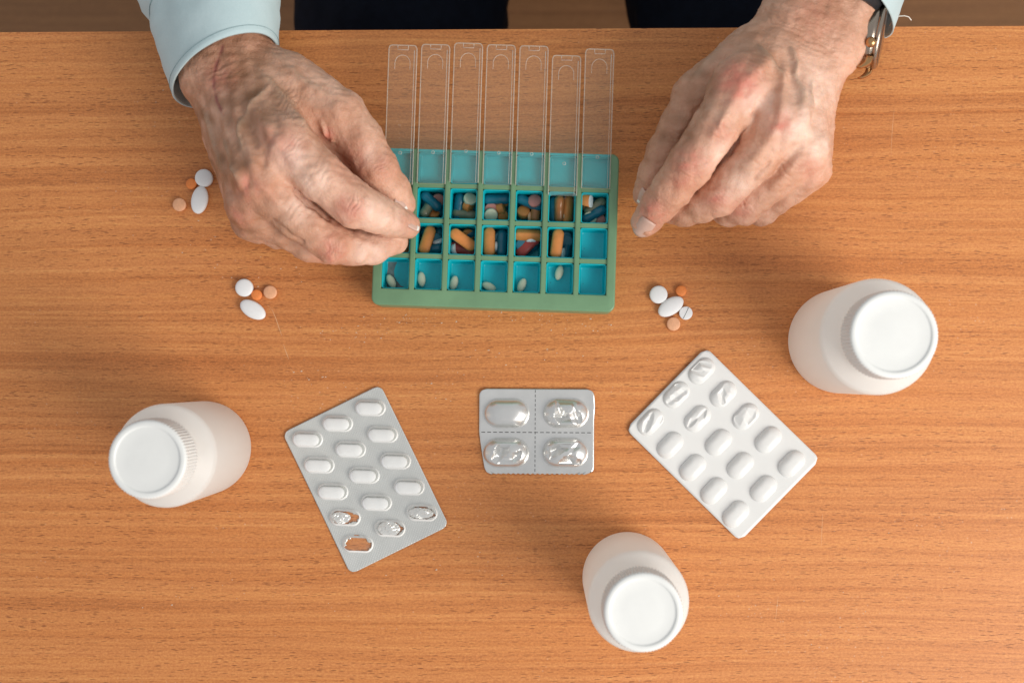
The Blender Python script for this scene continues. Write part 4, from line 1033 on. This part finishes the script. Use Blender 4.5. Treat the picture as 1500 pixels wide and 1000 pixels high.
# ---- shirt
def ringp(Lp, Rp, Tp, n=64):
    L_, R_, T_ = P(*Lp), P(*Rp), P(*Tp); C_ = (L_+R_)/2; a = (R_-L_)/2; b_ = T_-C_
    return np.array([C_+math.cos(t)*a+math.sin(t)*b_ for t in 2*math.pi*np.arange(n)/n])
def ringv(C_, a, b_, n=64): return np.array([np.array(C_)+math.cos(t)*np.array(a)+math.sin(t)*np.array(b_) for t in 2*math.pi*np.arange(n)/n])
def sleeve(rings, seed, sub=6, thick=0.9, wr=1.2):
    """loft with interpolation, light wrinkles growing away from the cuff, inner layer at the cuff"""
    rs = np.random.RandomState(seed); out = []
    for k in range(len(rings)-1):
        for i in range(sub): t = i/sub; out.append(rings[k]*(1-t)+rings[k+1]*t)
    out.append(rings[-1]); out = np.array(out); K, n, _ = out.shape
    cen = out.mean(1, keepdims=True); dirs = out-cen; dl = np.linalg.norm(dirs, axis=2, keepdims=True); dirs = dirs/dl
    flat = out.reshape(-1, 3); w = (vnoise(flat, 45, seed)*0.9+vnoise(flat*np.array([1, 1.9, 1]), 22, seed+1)*0.5).reshape(K, n, 1)
    amp = np.clip((np.arange(K)-sub*0.4)/(sub*2.2), 0.12, 1).reshape(K, 1, 1)*wr; out = out+dirs*w*amp
    inner = []
    for k in range(sub+1): inner.append(out[k]-dirs[k]*thick)
    L = [inner[k] for k in range(sub, -1, -1)]+[out[0]+dirs[0]*0.25]+[out[k] for k in range(1, K)]
    V = np.concatenate(L); F = []
    for k in range(len(L)-1):
        for j in range(n): F.append((k*n+j, (k+1)*n+j, (k+1)*n+(j+1) % n, k*n+(j+1) % n))
    return V, F, out
def bridge(*parts):
    V = []; F = []; o_ = 0
    for v_, f in parts: V.append(v_); F += [tuple(i+o_ for i in q) for q in f]; o_ += len(v_)
    return np.concatenate(V), F
ringsL = [ringp((252, 135, 44), (408, 76, 42), (327, 56, 80)), ringp((239, 98, 43), (408, 42, 41), (322, 14, 80)), ringp((229, 62, 42), (409, 2, 41), (318, -32, 80)),
          ringp((219, 27, 42), (409, -38, 40), (314, -72, 80)), ringp((205, 6, 42), (412, -62, 40), (310, -95, 83)), ringp((172, -60, 40), (418, -130, 40), (300, -170, 84)),
          ringp((150, -190, 20), (420, -240, 20), (290, -280, 74)), ringp((150, -340, -20), (430, -390, 0), (300, -430, 50))]
e = P(300, -430, 40); sh = e+np.array([70, 60, 250])
ringsL += [ringv(e+np.array([10, 30, 40]), (62, 0, -10), (0, 45, 45)), ringv(sh, (70, 0, -15), (0, 70, 25))]
VL, FL, outL = sleeve(ringsL, 5)
ringsR = [ringp((1140, -78, 50), (1306, 50, 17), (1242, -50, 84)), ringp((1150, -105, 50), (1318, 20, 18), (1254, -78, 84)), ringp((1160, -135, 48), (1327, -10, 20), (1266, -108, 85)),
          ringp((1170, -165, 46), (1334, -42, 22), (1272, -136, 86)), ringp((1180, -230, 40), (1370, -110, 22), (1290, -205, 84)), ringp((1190, -360, 10), (1420, -260, 0), (1310, -340, 70))]
e = P(1310, -430, 30); sh2 = e+np.array([-70, 60, 255])
ringsR += [ringv(e+np.array([-5, 30, 30]), (62, 0, 10), (0, 45, 45)), ringv(sh2, (70, 0, 15), (0, 70, 25))]
VR, FR, outR = sleeve(ringsR, 9)
mid_ = (sh+sh2)/2; hw = abs(sh2[0]-sh[0])/2
yb_ = mid_[1]+30
tor = [ringv((mid_[0], yb_+20, -260), (185, 0, 0), (0, 125, 0)), ringv((mid_[0], yb_+20, -60), (180, 0, 0), (0, 120, 0)), ringv((mid_[0], yb_+10, 120), (190, 0, 0), (0, 115, 0)), ringv((mid_[0], yb_, mid_[2]-20), (hw+20, 0, 0), (0, 95, 0)), ringv((mid_[0], yb_, mid_[2]+70), (hw-30, 0, 0), (0, 65, 0)), ringv((mid_[0], yb_, mid_[2]+105), (75, 0, 0), (0, 60, 0))]
VT, FT, _ = sleeve(tor, 4, sub=5, wr=2.0)
Vs, Fs = bridge((VL, FL), (VR, FR), (VT, FT))
shirt = link('shirt', mesh('shirt', Vs, Fs), M['cotton'], person)
# stitch line round the cuff on the left, a little in from the edge
def ring_on(out, k, off=0.2):
    c_ = out[k].mean(0); d_ = out[k]-c_; return out[k]+d_/np.linalg.norm(d_, axis=1)[:, None]*off
cuffline = (ring_on(outL, 1)*0.5+ring_on(outL, 2)*0.5)
link('cuff_seam', tube_mesh('cuff_seam', list(cuffline), 0.13, 5, True), M['stitch'], shirt)
link('cuff_seam', tube_mesh('cuff_seam', list(ring_on(outL, 18, 0.3)), 0.22, 5, True), M['stitch'], shirt)
thr = [(1303, 38, 24), (1309, 28, 27), (1316, 24, 30), (1325, 23.5, 31), (1331, 25, 31), (1335, 30, 30)]
link('loose_thread', tube_mesh('loose_thread', [P(*p) for p in thr], 0.28, 6), M['thread'], shirt)

# ---- trousers (coarse field)
hipL, kneeL = P(640, -520, -205), P(560, 330, -230)
hipR, kneeR = P(1015, -520, -205), P(1118, 330, -230)
pts = np.array([hipL, kneeL, hipR, kneeR]); lo = pts.min(0)-130; hi = pts.max(0)+130; lo[2] = -300; vox = 6.0
n = ((hi-lo)/vox).astype(int)+2
G = np.meshgrid(*[(lo[i]+vox*np.arange(n[i])).astype(np.float32) for i in range(3)], indexing='ij')
d = smin(cone(G, hipL, kneeL, 88, 74), cone(G, hipR, kneeR, 88, 74), 20)
pv = (hipL+hipR)/2; d = smin(d, cone(G, pv+np.array([-70, 40, 20.]), pv+np.array([70, 40, 20.]), 105, 105), 40)
d = np.maximum(d, -(G[2]+287))
V, F = nets(d, lo, vox); Nn = vnormals(V, F); V = V+Nn*(1.8*vnoise(V, 60, 3)+0.9*vnoise(V, 25, 4))[:, None]
me = mesh('trousers', V, F); link('trousers', me, M['navy'], person)

# ------------------------------------------------------------------ wrist watch, worn loose on the arm at the right
wc = P(1281, 53, 43)
ax12 = P(1289, 10, 42)-P(1269, 104, 42); ax12 /= np.linalg.norm(ax12)
nrm = np.array([0.97, -0.10, 0.26]); nrm -= ax12*(nrm@ax12); nrm /= np.linalg.norm(nrm); third = np.cross(ax12, nrm)
watch = tag(empty('wrist_watch', wc), 'steel wrist watch on a black strap, worn edge on at the wrist on the right', 'watch')
Rm = Matrix(((third[0], ax12[0], nrm[0]), (third[1], ax12[1], nrm[1]), (third[2], ax12[2], nrm[2])))
watch.rotation_euler = Rm.to_euler()
V, F = lathe([(14.5, -4.2), (16.4, -4.0), (17.0, -3.0), (17.2, -0.4), (17.0, 0.6), (16.2, 0.9), (16.3, 1.4), (17.0, 1.8), (17.2, 2.6), (16.6, 3.4), (15.2, 3.9), (14.6, 3.6)], 64)
V = np.array(V); V[:, 2] = V[:, 2]*1.2-0.3; link('case', mesh('case', V, F), M['steel'], watch)
V, F = lathe([(14.4, 3.4), (14.4, 4.3), (13, 4.6), (0.3, 4.8)], 48); link('dial_glass', mesh('dial_glass', V, F), M['dark_glass'], watch)
V, F = lathe([(1.4, 0), (2.4, 0.3), (2.7, 1.2), (2.6, 2.6), (1.8, 3.6), (0.3, 3.9)], 24); o = link('crown', mesh('crown', V, F), M['bronze'], watch)
cdir = Vector((-0.88, -0.47, 0)); o.rotation_euler = cdir.to_track_quat('Z', 'Y').to_euler(); o.location = cdir*0.0168+Vector((0, 0, -0.0002))
for sy in (-1, 1):
    for sx in (-9.6, 9.6):
        V = []; 
        prof = [(14.0, 1.0, 2.2), (17.5, 0.6, 2.2), (19.5, -1.2, 1.9), (21.0, -3.6, 1.5)]
        for y, z, t in prof:
            V += [(sx-1.4, sy*y, z-t), (sx+1.4, sy*y, z-t), (sx+1.4, sy*y, z+t*.6), (sx-1.4, sy*y, z+t*.6)]
        F = [(k*4+i, k*4+(i+1) % 4, k*4+4+(i+1) % 4, k*4+4+i) for k in range(3) for i in range(4)]+[(3, 2, 1, 0), (12, 13, 14, 15)]
        me = mesh('lug', V, F); bm = bmesh.new(); bm.from_mesh(me); bevel_all(bm, 0.5, 2); bmesh.ops.recalc_face_normals(bm, faces=bm.faces[:]); bm.to_mesh(me); bm.free()
        link('lug', autosmooth(me), M['bronze'] if sy < 0 else M['steel'], watch)
# strap: a loop round the wrist from lug to lug
armax = P(1250, -60, 45)-P(1188, 48, 45); armax /= np.linalg.norm(armax)
loop = [P(1290, 4, 44), P(1289, -6, 56), P(1274, -20, 67), P(1244, -30, 71), P(1210, -38, 70), P(1170, -40, 62), P(1140, -20, 46), P(1145, 20, 30), P(1185, 48, 23), P(1228, 66, 22), P(1256, 80, 28)]
def catmull(p, m_=6):
    p = [p[0]]+list(p)+[p[-1]]; out = []
    for k in range(1, len(p)-2):
        for i in range(m_):
            t = i/m_; a, b_, c_, d_ = p[k-1], p[k], p[k+1], p[k+2]
            out.append(0.5*((2*b_)+(-a+c_)*t+(2*a-5*b_+4*c_-d_)*t*t+(-a+3*b_-3*c_+d_)*t**3))
    out.append(p[-2]); return out
lp_ = catmull(loop); V = []; F = []
cenw = P(1200, 40, 46)
for k, p in enumerate(lp_):
    tg = lp_[min(k+1, len(lp_)-1)]-lp_[max(k-1, 0)]; tg /= np.linalg.norm(tg)
    wd = armax-tg*(armax@tg); wd /= np.linalg.norm(wd); nn = np.cross(wd, tg)
    if nn@(p-cenw) < 0: nn = -nn
    for a, b_ in ((-8, 0), (-8, 2.0), (-7, 2.6), (7, 2.6), (8, 2.0), (8, 0)): V.append(p+wd*a+nn*b_)
for k in range(len(lp_)-1):
    for i in range(6): F.append((k*6+i, k*6+(i+1) % 6, k*6+6+(i+1) % 6, k*6+6+i))
F += [(5, 4, 3, 2, 1, 0), tuple((len(lp_)-1)*6+i for i in range(6))]
me = mesh('strap', V, F, False); bm = bmesh.new(); bm.from_mesh(me); bmesh.ops.recalc_face_normals(bm, faces=bm.faces[:]); bm.to_mesh(me); bm.free()
o = link('strap', autosmooth(me, 50), M['strap'], watch)
bpy.context.view_layer.update(); o.matrix_parent_inverse = watch.matrix_world.inverted()

# ------------------------------------------------------------------ scratch and crumbs on the table
scr = [[(398, 452), (404, 466), (409, 481), (413, 492)], [(415, 504), (420, 518), (423, 526)], [(391, 447), (397, 451)], [(1310, 160), (1307, 190), (1305, 230)], [(1205, 752), (1204, 775), (1203, 800)], [(1140, 872), (1138, 890), (1136, 908)], [(426, 540), (431, 547)]]
Vc = []; Fc = []; o_ = 0
for pl in scr:
    q = [P(x, y, 0.03) for x, y in pl]
    for k, p in enumerate(q):
        t = q[min(k+1, len(q)-1)]-q[max(0, k-1)]; t /= np.linalg.norm(t); s = np.array([-t[1], t[0], 0])
        wv = (0.06 if k in (0, len(q)-1) else 0.17)*(1.0 if pl[0][0] < 600 else 0.55)
        Vc += [p+s*wv, p-s*wv]
    for k in range(len(q)-1): Fc.append((o_+2*k, o_+2*k+1, o_+2*k+3, o_+2*k+2))
    o_ += 2*len(q)
sc_ = link('scratch', mesh('scratch', Vc, Fc, False), M['scratch'], table); sc_.location = (0, 0, 0.74); sc_['kind'] = 'stuff'
Vc = []; Fc = []; o_ = 0
cl_ = [(520, 490, 60, 25, 40), (600, 470, 70, 10, 30), (780, 465, 70, 8, 30), (470, 560, 90, 40, 30), (760, 520, 120, 20, 24), (860, 480, 60, 10, 20), (640, 560, 60, 30, 16), (900, 560, 60, 40, 14), (300, 880, 200, 80, 26), (1250, 860, 180, 90, 26), (680, 800, 120, 80, 22), (420, 400, 60, 20, 12), (1080, 880, 60, 50, 8), (250, 350, 120, 50, 12)]
for x, y, sx, sy, n in cl_:
    for _ in range(n):
        px, py = x+rng.normal()*sx*.5, y+rng.normal()*sy*.5; c_ = P(px, py, 0.0); r = abs(rng.normal())*0.13+0.10
        for v_ in ((-1, -.7, 0), (1, -.5, 0), (.6, 1, 0), (-.7, .8, 0), (0.1, 0.1, 0.9)):
            Vc.append(c_+np.array(v_)*r*np.array([rng.uniform(.7, 1.8), rng.uniform(.7, 1.2), 1])+np.array([0, 0, 0.02]))
        Fc += [(o_, o_+1, o_+4), (o_+1, o_+2, o_+4), (o_+2, o_+3, o_+4), (o_+3, o_, o_+4)]; o_ += 5
tag(link('crumbs', mesh('crumbs', Vc, Fc, False), M['crumb']), 'pale crumbs of dust scattered over the wooden table top', 'crumbs', kind='stuff')
